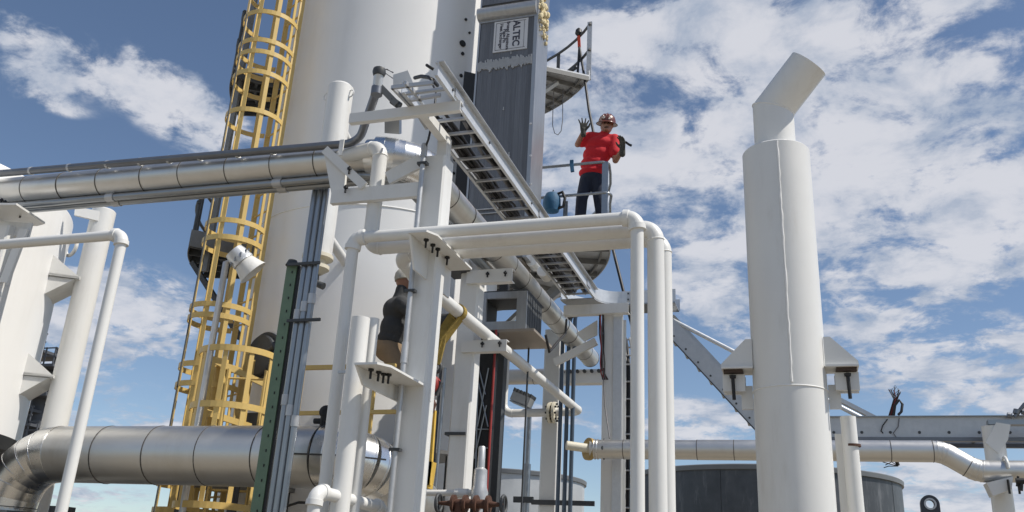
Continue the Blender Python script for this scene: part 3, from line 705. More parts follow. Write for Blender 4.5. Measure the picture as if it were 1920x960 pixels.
# flange on the return leg
fx = at(1036, 776, y=yend).x
fl = thing('pipe_flange', 'bolted flange pair on the end of the receding white pipe', 'flange', (fx, yend, ZW-.25))
for s in (-.035, .035): build(MB().lathe((fx+s-.02, yend, ZW-.01), X, [(.16, 0), (.16, .04)], 28), 'flange_disc', 'pvc', fl)
for k in range(8):
    a = k*math.pi/4+.2; build(MB().tube([(fx-.085, yend+.125*math.cos(a), ZW-.01+.125*math.sin(a)), (fx+.085, yend+.125*math.cos(a), ZW-.01+.125*math.sin(a))], .016, 6), 'bolt', 'black', fl)
# capped stub pipes beside the post
q = at(672, 640, y=5.58); zt = at(676, 592, y=5.52).z
sp = pipe('stub_pipe', 'fat white open-ended stub pipe clamped by the lower bracket', 'pipe', [(q.x+.012, 5.58, .05), (q.x, 5.58, zt)], .068, .1)
build(MB().lathe((q.x, 5.58, zt), Z, [(.066, 0), (.05, .006)], 24), 'open_end', 'white', sp)
q = at(697, 640, y=5.74); zt = at(698, 598, y=5.74).z
pipe('stub_pipe', 'slim white stub pipe behind the fat one at the lower bracket', 'pipe', [(q.x+.012, 5.74, .05), (q.x, 5.74, zt)], .040, .1)
for zz in (at(640, 700, y=5.7).z,):
    one(MB().box((at(648, 700, y=5.66).x, 5.66, zz), (.12, .02, .02)), 'pipe_tie', 'galv', 'small metal tie joining the threaded pipe to the stub pipe', 'clamp')

# ------------------------------------------------------------------ clad pipes
cz = 5.085; cy = 6.2
cl1 = clad('clad_pipe', 'aluminium-clad pipe running overhead and turning away at the white post', 'pipe', [(-9.2, cy, cz+.06), (-3.07, cy, cz), (-3.07, 13.4, cz-.02)], .142, .36, .50, gores=9, jitter=.06, em='clad_new', bead=0, ek=1.32)
# conduits riding on it
c0 = at(0, 322, y=6.0); c1 = at(600, 268, y=6.0)
tr_ = thing('conduit_run', 'dark conduit along the top of the overhead clad pipe bending up to the tray', 'conduit', v3(-5, 6.02, 5.1))
zc_ = at(300, 300, y=6.0).z
cp = [v3(-9.2, 6.02, at(0, 327, y=6.02).z+.05), v3(at(672, 268, y=6.0).x, 6.0, at(672, 266, y=6.0).z-.015), at(702, 190, y=5.75)+Z*.0, at(711, 136, y=5.42)]
pp = pathpts([cp[0], at(660, 269, y=6.0), at(701, 180, y=5.85), cp[3]], [.26, .4], 10)
cut = at(707, 168, y=5.46)
build(MB().tube(pathpts([cp[0], at(672, 268, y=6.0), cut], .30, 10), .036, 16), 'conduit_tube', 'conduit_dark', tr_)
build(MB().tube([cut, cp[3]], .040, 16), 'coupling', 'galv_bright', tr_)
build(MB().tube([cut-Z*.05, cut+Z*.02], .047, 16), 'collar', 'conduit_dark', tr_)
build(MB().lathe(cp[3], Z, [(.045, -.03), (.055, 0), (.05, .03), (.02, .05)], 14), 'end_bushing', 'dark', tr_)
for px in (60, 130, 200, 260, 313, 370, 440, 505):
    pc = at(px, 300, y=6.0); zz = cp[0].z+(at(660, 269, y=6.0).z-cp[0].z)*((pc.x+9.2)/(at(660, 269, y=6.0).x+9.2))
    build(MB().lathe((pc.x, 6.015, zz), X, [(.041, 0), (.041, .025)], 14), 'strap_ring', 'galv', tr_)
pc = at(641, 268, y=5.9); build(MB().bar([pc+Z*.03, pc-Z*.12], .04, .012, X), 'hanger_clip', 'white', tr_)
for k, (dyy, dzz, rr) in enumerate(((-.02, -.175, .036), (.07, -.185, .036))):
    z0_ = at(0, 383, y=6.1).z; x1_ = at(690, 320, y=6.1).x
    run = thing('conduit_run', ('outer grey conduit slung under the overhead clad pipe, on the white post side', 'inner grey conduit slung under the overhead clad pipe, on the column side')[k], 'conduit', (-6, cy+dyy, cz-.2), 'conduits slung under the clad pipe')
    build(MB().tube(pathpts([(-9.2, cy+dyy, cz+.06+dzz), (-3.2+.05*k, cy+dyy, cz+dzz), (-3.2+.05*k, 9.0, cz+dzz-.02)], .33, 10), rr, 14), 'conduit_tube', 'conduit', run)
    for px in (190, 500):
        x_ = at(px, 365, y=6.1).x; build(MB().lathe((x_, cy+dyy, cz+.06*(-3.2-x_)/6+dzz), X, [(rr+.008, 0), (rr+.008, .09)], 14), 'coupling', 'galv', run)
# support at the far left
LS = thing('support_post', 'white post and bracket at the left edge carrying the overhead clad pipe', 'post', (-7.55, 6.0, 0))
q0 = at(12, 470, y=5.95)
build(MB().ext(beamsec('box', .2, .2), (q0.x-.12, 6.02, 0), (q0.x-.12, 6.02, 4.62), X), 'shaft', 'white', LS)
zz = 4.74; a = at(0, 392, z=zz)
LSb = build(MB().prism([at(-60, 384, z=zz), at(30, 384, z=zz), at(84, 420, z=zz), at(70, 424, z=zz), at(-60, 424, z=zz)], (0, 0, .02)), 'bracket_plate', 'white', LS)
xx_ = at(58, 430, y=6.25).x
build(MB().prism([at(-60, 410, y=6.0), at(60, 418, y=6.0), at(50, 455, y=6.0), at(30, 442, y=6.0), at(-60, 452, y=6.0)], (0, .02, 0)), 'bracket_web', 'white', LS)
build(MB().bar([at(8, 530, y=5.98), at(46, 430, y=5.98)], .1, .03, X), 'bracket_brace', 'white', LS)
for k in range(7):
    ubolt(at(4+k*6.2, 372+k*3.4, y=6.0), -Z, LS, .09)
# fat clad pipe
fat = clad('clad_pipe', 'fat silver-clad pipe crossing in front of the yellow ladder cages', 'pipe', [(at(60, 900, y=7.0).x-.24, 7.0, .6), (at(60, 900, y=7.0).x-.24, 7.0, 2.6), (-3.66, 7.0, 2.6), (-3.66, 8.35, 2.3)], .272, [.52, .34], .55, gores=6, jitter=.05, em='clad_new')
seam = build(MB().bar([at(505, 849, y=6.72), at(650, 854, y=6.72), at(724, 862, y=6.8)], .014, .006, Z), 'lap_seam', 'band', fat)
vp = at(605, 800, y=6.98)
vv = thing('pressure_gauge', 'small black gauge and valve on top of the fat silver pipe', 'gauge', vp-Z*.03)
build(MB().tube([vp-Z*.06, vp+Z*.09], .03, 10), 'stem', 'black', vv); build(MB().lathe(vp+v3(.01, .02, .13), v3(.2, -1, .1), [(.055, 0), (.06, .03), (.03, .04)], 18), 'dial', 'black', vv)
build(MB().tube([vp+v3(-.09, 0, .05), vp+v3(.09, 0, .05)], .026, 10), 'valve_body', 'black', vv)
# equipment under the left elbow
nz = thing('pump_nozzle', 'dark grey flanged nozzle under the elbow of the fat silver pipe', 'nozzle', (-7.0, 7.0, 0))
qx = at(60, 900, y=7.0).x-.24
build(MB().lathe((qx, 7.0, 0), Z, [(.32, 0), (.32, 1.95), (.42, 1.955), (.42, 2.04), (.30, 2.045)], 36), 'nozzle_body', 'dark', nz)
q = at(118, 950, y=6.9); build(MB().box((q.x, 6.9, q.z/2+.0), (.16, .16, q.z)), 'side_bracket', 'dark', nz)
# right-hand cut clad pipe
rz = 3.17; ry = 10.3
q1 = at(1108, 840, y=ry)
k1 = at(1765, 842, y=ry); k2 = at(1832, 884, y=ry)
clR = clad('clad_pipe', 'slim silver-clad pipe with a cut end behind the white vent stack', 'pipe', [(q1.x, ry, rz), (k1.x, ry, rz), (k2.x, ry, at(1840, 884, y=ry).z), (4.5, ry, at(1840, 880, y=ry).z)], .112, .30, .42, gores=4, jitter=.07)
cax = v3(-.72, -.68, .05).normalized()
build(MB().lathe(v3(q1.x-.02, ry-.0, rz)-cax*.03, cax, [(.128, 0), (.132, .02), (.132, .055), (.118, .06), (.06, .05)], 28), 'insulation_end', 'brass', clR)
build(MB().tube([v3(q1.x+.05, ry, rz), v3(q1.x-.06, ry-.06, rz+.005), v3(q1.x-.26, ry-.16, rz+.02)], .052, 18), 'inner_pipe', 'pvc', clR)
for f_ in (.05, .085): build(MB().ring((q1.x+f_, ry, rz), X, .116, .006, 28, 6), 'crimp', 'clad_new', clR)
build(MB().tube([(q1.x+.16, ry, rz-.115), (q1.x+.16, ry-.12, rz), (q1.x+.16, ry, rz+.12)], .012, 6), 'tie_wire', 'dark', clR)

# ------------------------------------------------------------------ cable trays
TX0, TX1, TZ = -2.745, -2.37, 5.13
def rail_sec(h=.115, f=.028, t=.006, s=1): return [(0, 0), (s*f, 0), (s*f, t), (s*t, t), (s*t, h-t), (s*f, h-t), (s*f, h), (0, h)]
tray = thing('cable_tray', 'long aluminium ladder cable tray receding overhead full of black cables', 'cable tray', (-2.53, 6, TZ))
y0a, y0b, y1t = 5.30, 5.12, 10.55
def rail(mb, x, s, y0, y1, z=TZ, h=.115):
    return mb.prism([v3(x+a*1.0, y0, z+b) for a, b in rail_sec(h, s=s)], (0, y1-y0, 0))
build(rail(MB(), TX0, 1, y0a, y1t), 'side_rail', 'galv_bright', tray)
build(rail(MB(), TX1, -1, y0b, y1t), 'side_rail', 'galv_bright', tray)
build(MB().box((TX1+.012, (y0b+y1t)/2, TZ+.118), (.06, y1t-y0b, .006)), 'rail_flange', 'galv', tray)
r0 = None; k = 0; yy = 5.34
while yy < 10.5:
    if r0 is None: r0 = build(MB().box(((TX0+TX1)/2, yy, TZ+.016), (TX1-TX0-.012, .028, .02)), 'rung', 'galv', tray)
    else: inst(r0, Y*.229*k)
    k += 1; yy += .229
for yy in (5.3, 7.7, 9.9): build(MB().box((TX1+.006, yy+.25, TZ+.058), (.012, .18, .07)), 'splice_plate', 'galv', tray)
for yy in (5.42, 6.3, 7.6, 8.9): build(MB().lathe((TX1-.002, yy, TZ+.05), X, [(.011, 0), (.011, .012)], 8), 'bolt', 'dark', tray)
# cables lying on the rungs
for k in range(17):
    u_k = k/16; x_ = TX0+.03+u_k*.19 if k < 11 else TX0+.25+(k-11)*.018
    w_ = [random.uniform(-.02, .02) for _ in range(16)]; ys0 = 5.8+.25*random.random()
    ys = [ys0+(10.5-ys0)*i/15 for i in range(16)]
    zz = TZ+.042+.02*(k % 4)
    pts = [v3(min(max(x_+w_[i], TX0+.025), TX1-.03), ys[i], zz+random.uniform(0, .015)) for i in range(16)]
    one(MB().tube(pts, random.choice((.011, .014, .017)), 7), 'tray_cable', 'rubber' if k % 6 else 'cable_grey', ('black' if k % 6 else 'grey')+' cable lying along the overhead ladder tray', 'cable', ('black' if k % 6 else 'grey')+' cables lying in the overhead tray')
# loose cable ends at the near end
one(MB().tube([at(778, 146, y=5.6), at(790, 143, y=5.5), at(803, 145, y=5.4), at(812, 150, y=5.35), at(820, 160, y=5.5)], .016, 8), 'loose_cable', 'rubber', 'thick black cable arching into the near end of the tray', 'cable')
one(MB().tube([at(800, 122, y=5.3), at(806, 126, y=5.28), at(813, 130, y=5.3)], .012, 8), 'loose_cable', 'black', 'short black cable end poking past the tray rail tip', 'cable')
dp = thing('drop_out_plate', 'small galvanised drop-out plates at the near end of the tray', 'plate', at(770, 160, y=5.6))
build(MB().prism([at(737, 162, y=5.55), at(764, 152, y=5.55), at(764, 132, y=5.55), at(737, 140, y=5.55)], (0, .012, 0)), 'plate_sheet', 'white', dp)
build(MB().prism([at(760, 156, y=5.4), at(776, 158, y=5.4), at(764, 130, y=5.4)], (0, .012, 0)), 'plate_sheet', 'white', dp)
for (a, b) in (((735, 163), (775, 205)), ((760, 155), (790, 188)), ((735, 164), (812, 155)), ((765, 188), (826, 178)), ((778, 205), (800, 240))):
    build(MB().bar([at(*a, z=TZ+.01), at(*b, z=TZ+.01)], .03, .02, Z), 'frame_bar', 'galv', dp)
q = at(738, 240, y=6.15); build(MB().bar([at(737, 250, y=6.15), at(737, 212, y=6.05)], .14, .05, X), 'hanger_bar', 'conduit', dp)
gr = thing('strut_channel', 'short dark slotted strut linking the upright conduit to the tray', 'strut', at(725, 180, y=5.6))
build(MB().bar([at(708, 158, y=5.46), at(745, 196, y=5.5)], .05, .035, v3(.6, 0, .8)), 'channel', 'grating', gr)
build(MB().tube([at(735, 188, y=5.5), at(750, 199, y=5.52)], .03, 10), 'knob', 'dark', gr)
one(MB().tube([at(713, 130, y=5.42), at(725, 130, y=5.68), at(737, 136, y=5.66)], .006, 6), 'thin_wire', 'rubber', 'thin wire from the conduit tip to the drop-out plate', 'wire')
one(MB().tube([at(713, 130, y=5.42), at(722, 137, y=5.69), at(737, 147, y=5.66)], .005, 6), 'thin_wire', 'cable_grey', 'pale thin wire under the one at the conduit tip', 'wire')
# far fitting: curved side plates turning right
ft = thing('tray_fitting', 'curved galvanised tray bend turning right at the grey pillar', 'cable tray', (-2.2, 10.7, TZ))
def arcplate(R, z0, z1, cx, cy, a0, a1, n=12):
    mb = MB(); A = [a0+(a1-a0)*i/n for i in range(n+1)]
    return mb.sector((cx, cy), R, R+.008, a0, a1, z0, z1, n)
build(arcplate(.30, TZ-.0, TZ+.16, TX1+.30, 10.5, rad(180), rad(90)), 'inner_bend', 'galv_bright', ft)
build(arcplate(.74, TZ-.0, TZ+.16, TX1+.30, 10.5, rad(180), rad(90)), 'outer_bend', 'galv_bright', ft)
build(MB().sector((TX1+.30, 10.5), .30, .75, rad(90), rad(180), TZ-.02, TZ-.006, 12), 'bend_floor', 'galv', ft)
a = at(1165, 560, y=10.8)
build(MB().box((TX1+.30+.35, 10.80, TZ+.08), (.70, .008, .16)), 'side_rail', 'galv_bright', ft)
build(MB().box((TX1+.30+.35, 11.24, TZ+.08), (.70, .008, .16)), 'side_rail', 'galv_bright', ft)
build(MB().box((TX1+.30+.36, 11.02, TZ-.012), (.66, .42, .014)), 'tray_floor', 'conduit', ft)
build(MB().box((TX1+.42, 10.79, TZ+.08), (.10, .012, .13)), 'splice_plate', 'galv', ft)
for (dx_, dz_) in ((-.03, .04), (.03, .04), (-.03, .12), (.03, .12)): build(MB().lathe((TX1+.42+dx_, 10.785, TZ+dz_), -Y, [(.012, 0), (.012, .01)], 8), 'bolt', 'dark', ft)
# descending and level tray at right
s0 = at(1236, 590, y=10.9); s1 = at(1424, 792, y=10.9)
dt = thing('cable_tray', 'sloping tray rail dropping from the bend towards the white vent stack', 'cable tray', v3(s1.x, 10.9, s1.z))
sv = (s1-s0).normalized(); upv = v3(-sv.z, 0, sv.x); upv = upv if upv.z > 0 else -upv
build(MB().bar([s0, s1+sv*.08], .20, .012, upv), 'side_rail', 'galv', dt)
build(MB().bar([s0-upv*.1-Y*.015, s1+sv*.08-upv*.1-Y*.015], .012, .05, upv), 'rail_flange', 'dark', dt)
build(MB().bar([s0+upv*.1-Y*.0+Y*.4, s1+upv*.1+Y*.4], .16, .012, upv), 'side_rail', 'galv', dt)
for k in range(8):
    c = s0.lerp(s1, (k+.5)/8)-upv*.05; build(MB().lathe(c-Y*.006, -Y, [(.014, 0), (.012, .01)], 8), 'bolt', 'dark', dt)
    build(MB().box(c+Y*.2-upv*.03, (.03, .40, .02)), 'rung', 'galv', dt)
tb0, tb1 = at(1250, 594, y=11.3), at(1385, 664, y=11.3)
one(MB().tube([tb0-X*.1+Z*.055, tb1, tb1+(tb1-tb0)*1.9], .028, 12), 'steel_conduit', 'galv_bright', 'shiny conduit slanting above the sloping tray rail', 'conduit')
tz_ = at(1700, 782, y=10.9).z
lt = thing('cable_tray', 'level galvanised cable tray passing behind the vent stack to the right edge', 'cable tray', (1.5, 10.9, 3.5))
xl_, xr_ = s1.x+.02, 4.6
hT = .235
for (yy) in (10.9, 11.35):
    build(MB().box(((xl_+xr_)/2, yy, tz_-hT/2), (xr_-xl_, .012, hT)), 'side_rail', 'galv', lt)
    build(MB().box(((xl_+xr_)/2, yy-.02, tz_+.004), (xr_-xl_, .05, .01)), 'rail_flange', 'conduit', lt)
    build(MB().box(((xl_+xr_)/2, yy-.02, tz_-hT-.022), (xr_-xl_, .055, .045)), 'rail_flange', 'conduit_dark', lt)
k = 0
while xl_+.2+k*.305 < xr_:
    x_ = xl_+.2+k*.305
    build(MB().box((x_, 11.13, tz_-hT+.02), (.03, .42, .02)), 'rung', 'galv', lt)
    if x_ < 2.6: build(MB().lathe((x_, 10.895, tz_-hT+.06), -Y, [(.018, 0), (.015, .012)], 8), 'bolt', 'dark', lt)
    k += 1
sp0 = at(1578, 752, y=11.4); sp1 = at(1642, 785, y=11.4)
one(MB().bar([sp0-(sp1-sp0)*1.2, sp1], .05, .10, v3(.4, 0, .9)), 'loose_rail', 'galv', 'spare tray rail lying slantwise on the level tray behind the stack', 'rail')
# cut wires standing out of it
wz = thing('wire_bundle', 'frayed bundle of cut red and black wires sticking up from the level tray', 'wire', at(1670, 786, y=11.1))
for k in range(5):
    b = at(1664+k*1.6, 788, y=11.1); m_ = at(1676+k*2, 748-k, y=11.1); pts = [b-Z*.1, b, m_]
    e = at(1669+k*4.5+random.uniform(-4, 4), 734+random.uniform(-4, 4), y=11.08); pts += [e]
    build(MB().tube(pts, .007, 6), 'wire', ('rust', 'rubber', 'red', 'rubber', 'rust')[k], wz)
for k in range(9):
    b = at(1676+random.uniform(-3, 3), 746, y=11.08); e = at(1668+k*2.6, 722+abs(k-4)*3, y=11.06+random.uniform(-.05, .05)); build(MB().tube([b, b.lerp(e, .6)+X*random.uniform(-.02, .02), e], .0035, 5), 'strand', 'cable_grey', wz)
build(MB().tube([at(1674, 790, y=11.08), at(1678, 760, y=11.08), at(1686, 750, y=11.06), at(1692, 758, y=11.06), at(1690, 772, y=11.05), at(1684, 778, y=11.05)], .016, 8), 'wire', 'rubber', wz)
one(MB().tube([at(1664, 786, y=10.87), at(1655, 798, y=10.87), at(1652, 808, y=10.87), at(1656, 812, y=10.88)], .007, 6), 'hanging_wire', 'rubber', 'thin black wire hanging over the face of the level tray', 'wire')
one(MB().tube([at(1686, 784, y=10.87), at(1684, 800, y=10.87), at(1675, 812, y=10.87), at(1682, 822, y=10.87)], .006, 6), 'hanging_wire', 'cable_grey', 'thin grey wire trailing beside the frayed bundle', 'wire')
hw = thing('hanging_wire', 'short black cable end with frayed wires hanging below the level tray', 'wire', at(1680, 875, y=10.6))
build(MB().tube([at(1676, 850, y=10.6), at(1684, 873, y=10.6)], .02, 8), 'cable_end', 'black', hw)
for (a, b, c_) in (((1684, 874), (1668, 870), (1655, 866)), ((1684, 874), (1666, 874), (1657, 877)), ((1684, 874), (1672, 866), (1660, 872))):
    build(MB().tube([at(*a, y=10.6), at(*b, y=10.58), at(*c_, y=10.6)], .005, 5), 'strand', 'black', hw)
# vertical ladder tray with cables behind the three pipes
vt = thing('cable_tray', 'vertical ladder tray with black cables dropping behind the three white pipes', 'cable tray', (-1.95, 11.3, 0))
vx0, vx1 = at(1164, 800, y=11.3).x, at(1203, 800, y=11.3).x; vy = 11.3
tp = at(1166, 690, y=vy).z
def vpath(x): return [v3(x, vy, .0), v3(x, vy, tp-.25), v3(x, vy-.01, tp), v3(x-.02, vy+.05, tp+.18), v3(x-.06, vy+.18, tp+.36), v3(x-.12, vy+.4, tp+.52)]
for x_ in (vx0, vx1): build(MB().bar(vpath(x_), .03, .10, X), 'side_rail', 'galv', vt)
k = 0
while .3+k*.229 < tp+.1:
    build(MB().tube([(vx0, vy-.04, .3+k*.229), (vx1, vy-.04, .3+k*.229)], .012, 8), 'rung', 'galv', vt); k += 1
for j, pz in enumerate((.14, .28, .38)):
    a = vpath(vx0)[3+0] if j == 0 else vpath(vx0)[3].lerp(vpath(vx0)[5], (j)/2.2)
    build(MB().tube([a, a+X*(vx1-vx0)], .012, 8), 'rung', 'galv', vt)
for k in range(4):
    o = (.06, .10, .155, .23)[k]
    one(MB().tube([p+X*o+v3(0, .02, 0) for p in vpath(vx0)], (.032, .02, .016, .014)[k], 8), 'drop_cable', ('rubber', 'rubber', 'galv', 'rubber')[k], ('thick black cable in the vertical ladder tray', 'medium black cable in the vertical ladder tray', 'shiny armoured cable in the vertical ladder tray', 'slim black cable in the vertical ladder tray')[k], 'cable')

# ------------------------------------------------------------------ vent stack
SX, SY, SR = -.025, 7.2, .283
stz = at(1447, 262, d=6.93).z; smz = at(1490, 722, d=6.93).z
sk = thing('vent_stack', 'tall white vent stack with an angled outlet and bolted side lugs', 'vent stack', (SX, SY, 0))
lo = build(MB().lathe((SX, SY, 0), Z, [(SR, .03), (SR, smz)], 72, cap=False), 'lower_shell', 'white', sk)
build(MB().lathe((SX, SY, 0), Z, [(.42, 0), (.42, .03)], 40), 'base_flange', 'white', sk)
hi = build(MB().lathe((SX, SY, 0), Z, [(SR, smz), (SR, stz-.012), (SR-.012, stz), (.17, stz+.012)], 72, cap=False), 'upper_shell', 'white', sk)
build(MB().ring((SX, SY, smz), Z, SR, .006, 72, 6), 'girth_weld', 'bead', lo)
sa = math.atan2(-1, -.02)
def stp(px, py):
    v = ray(px, py); o = CAM; a = v.x**2+v.y**2; b = 2*((o.x-SX)*v.x+(o.y-SY)*v.y); c = (o.x-SX)**2+(o.y-SY)**2-SR**2
    return o+v*((-b-math.sqrt(max(0, b*b-4*a*c)))/2/a)
w1_ = stp(1485, 716); w0_ = v3(w1_.x, w1_.y, stz-.02)
nw = 40; pts = [w0_.lerp(w1_, i/nw)+X*random.uniform(-.0025, .0025) for i in range(nw+1)]
build(MB().tube(pts, [.009+random.uniform(-.002, .003) for _ in pts], 6), 'long_weld', 'bead', hi)
# angled outlet
nr_ = .174; mzz = at(1440, 203, d=7.15).z
ax2 = v3(.66, -.26, .72).normalized()
mb = MB(); n = 48; pn = (Z+ax2).normalized(); mc = v3(SX, SY, mzz)
def mitre(dirv, p):  # project point p along dirv on to the mitre plane
    t = pn.dot(mc-p)/pn.dot(dirv); return p+dirv*t
low = [v3(SX+nr_*math.cos(2*math.pi*k/n), SY+nr_*math.sin(2*math.pi*k/n), stz) for k in range(n)]
mid = [mitre(Z, p) for p in low]
a = mb.add(low); b = mb.add(mid)
for k in range(n): mb.face((a+k, a+(k+1) % n, b+(k+1) % n, b+k), True)
neck = build(mb, 'outlet_neck', 'white', sk)
L = .50; end = mc+ax2*L
tipp = []
for p in mid: tipp.append(p+ax2*(ax2.dot(end-p)))
inn = [end+(p-end)*.95 for p in tipp]; inb = [p-ax2*.38 for p in inn]
mb = MB()
for ra_, rb_, sm_ in ((mid, tipp, True), (tipp, inn, False), (inn, inb, True)):
    a = mb.add(ra_); b = mb.add(rb_)
    for k in range(n): j = (k+1) % n; mb.face((a+k, a+j, b+j, b+k), sm_)
build(mb, 'outlet_hood', 'white', sk)
build(MB().tube(mid, .006, 6, closed=True), 'mitre_weld', 'bead', neck)
# side lugs
for sgn in (-1, 1):
    lz = at(1470, 692, y=7.2).z
    top = lz+.23
    r0_, r1_ = SR-.01, SR+.235
    pl_ = [(r0_, top), (r0_+.05, top), (r1_-.02, lz+.05), (r1_, lz+.03), (r1_, lz), (r0_, lz)]
    for yy in (-.10, .09):
        build(MB().prism([v3(SX+sgn*a, SY+yy, b) for a, b in pl_], (0, .014, 0)), 'lug_gusset', 'white', sk)
    lp_ = build(MB().box((SX+sgn*(r0_+r1_)/2, SY, lz-.008), (r1_-r0_, .26, .016)), 'lug_plate', 'white', sk)
    build(MB().box((SX+sgn*(r1_-.09), SY-.02, lz-.03), (.15, .16, .026)), 'pad', 'boot', lp_)
    cl_ = build(MB().box((SX+sgn*(r1_-.09), SY-.03, lz-.115), (.175, .03, .14)), 'clip_plate', 'white', lp_)
    build(MB().box((SX+sgn*(SR+.05), SY+.05, lz-.22), (.09, .03, .19)), 'stay_plate', 'white', lp_)
    build(MB().box((SX+sgn*(r1_-.09), SY+.08, lz-.115), (.175, .02, .14)), 'clip_plate', 'white', lp_)
    bo = MB(); bx_ = SX+sgn*(r1_-.085); bo.tube([(bx_, SY-.08, lz-.075), (bx_+.005, SY-.08, lz-.26)], .014, 8); bo.lathe((bx_, SY-.08, lz-.085), Z, [(.026, 0), (.03, .022)], 6)
    build(bo, 'stud_bolt', 'black', lp_)
# slim pipe and square post beside the stack
q = at(1600, 860, y=7.5); qt = at(1589, 780, y=7.46)
vpip = pipe('stub_pipe', 'slim white open-topped pipe right beside the vent stack', 'pipe', [(q.x+.01, 7.5, 0), (qt.x+.004, 7.5, qt.z)], .060, .1)
build(MB().lathe((q.x, 7.5, at(1600, 836, y=7.45).z), Z, [(.066, 0), (.066, .018)], 20, ), 'pipe_clamp', 'rust', vpip)
q = at(1578, 870, y=7.62); one(MB().ext(beamsec('box', .07, .07), (q.x, 7.62, 0), (q.x, 7.62, at(1572, 814, y=7.6).z), X), 'square_post', 'white', 'thin square white post between the vent stack and the slim pipe', 'post')

# ------------------------------------------------------------------ right-edge pipe support
RP = thing('support_post', 'white round post with clamp bracket at the right edge under the clad pipe', 'post', (2.1, 10.5, 0))
q = at(1874, 900, y=10.5)
build(MB().tube([(q.x+.0, 10.5, 0), (q.x, 10.5, at(1870, 800, y=10.5).z)], .105, 24), 'shaft', 'white', RP)
build(MB().prism([at(1848, 830, y=10.38), at(1868, 792, y=10.38), at(1895, 796, y=10.38), at(1890, 825, y=10.38), at(1872, 850, y=10.38)], (0, .03, 0)), 'knee_plate', 'white', RP)
build(MB().box((q.x+.5, 10.45, at(1900, 793, y=10.45).z), (1.1, .12, .05)), 'tray_arm', 'conduit', RP)
build(MB().prism([at(1850, 905, y=10.15), at(1900, 893, y=10.15), at(1897, 917, y=10.15), at(1862, 930, y=10.15)], (0, .2, 0)), 'saddle', 'white', RP)
zz = at(1885, 862, y=10.16).z
rr_ = MB(); c = v3(at(1886, 880, y=10.3).x, 10.3, at(1840, 880, y=10.3).z)
rr_.tube([c+v3(0, -.125*math.cos(t), .125*math.sin(t)) for t in [math.pi*i/12 for i in range(13)]], .016, 8, cap=True)
build(rr_, 'clamp_ring', 'white', RP)
for dx_ in (-.03, .06): build(MB().tube([(c.x+dx_, 10.13, c.z-.12), (c.x+dx_, 10.13, c.z-.26)], .012, 6), 'bolt', 'black', RP)
vb = thing('small_valve', 'little black valve with handle at the right edge', 'valve', at(1916, 915, y=9.9))
build(MB().tube([at(1905, 902, y=9.9), at(1940, 902, y=9.9)], .03, 10), 'body', 'black', vb); build(MB().tube([at(1909, 893, y=9.9), at(1907, 912, y=9.9)], .012, 8), 'handle', 'black', vb); build(MB().tube([at(1915, 902, y=9.9), at(1914, 920, y=9.9)], .02, 8), 'drip_leg', 'black', vb)
cj = thing('cable_joint', 'black cable glands at the right end of the level tray', 'cable', at(1900, 780, y=10.7))
for (a, b, r_) in (((1888, 778), (1897, 780), .03), ((1905, 776), (1907, 768), .035), ((1902, 782), (1922, 757), .022), ((1915, 772), (1930, 775), .03)):
    build(MB().tube([at(*a, y=10.75), at(*b, y=10.75)], r_, 10), 'gland', 'conduit_dark', cj)
# lifting eye
ey = at(1744, 945, d=5.2); er = 14*5.4/1640
mb = MB(); n = 28; out = []; inn = []
t_ = v3(1, .0, 0); yth = .035
hole = ey+Z*.0
ot = [v3(hole.x+er*math.cos(a), hole.y, hole.z+er*math.sin(a)) for a in [math.pi*i/n for i in range(n+1)]]
ot = ot+[v3(hole.x-er*1.02, hole.y, hole.z-.25), v3(hole.x+er*1.02, hole.y, hole.z-.25)]
# plate as ring strip round the hole
hr = er*.45; K = 32
O = []; I = []
for i in range(K):
    a = 2*math.pi*i/K; c, s_ = math.cos(a), math.sin(a)
    if s_ >= 0: O.append(v3(hole.x+er*c, hole.y, hole.z+er*s_))
    else:
        k_ = min(1/abs(c) if abs(c) > 1e-6 else 99, 3/abs(s_)); O.append(v3(hole.x+er*c*k_, hole.y, hole.z+er*s_*k_))
    I.append(v3(hole.x+hr*c, hole.y, hole.z+hr*s_))
a = mb.add(O); b = mb.add(I); c = mb.add([p+Y*yth for p in O]); d_ = mb.add([p+Y*yth for p in I])
for i in range(K):
    j = (i+1) % K; mb.face((a+i, a+j, b+j, b+i)); mb.face((c+i, d_+i, d_+j, c+j)); mb.face((a+i, c+i, c+j, a+j)); mb.face((b+i, b+j, d_+j, d_+i), True)
eye = thing('lifting_eye', 'dark rounded lifting eye plate with one round hole', 'lifting eye', v3(hole.x, hole.y, 0))
build(mb, 'eye_plate', 'eye_steel', eye)
build(MB().box((hole.x, hole.y+yth/2, (hole.z-er*3)/2+.003), (er*2.2, yth*1.3, hole.z-er*3+.006)), 'shank', 'eye_steel', eye)
build(MB().lathe((hole.x, hole.y-.004, hole.z), -Y, [(hr*1.45, 0), (hr*1.45, .004), (hr*1.02, .004)], 28, cap=False), 'hole_rim', 'galv', eye)

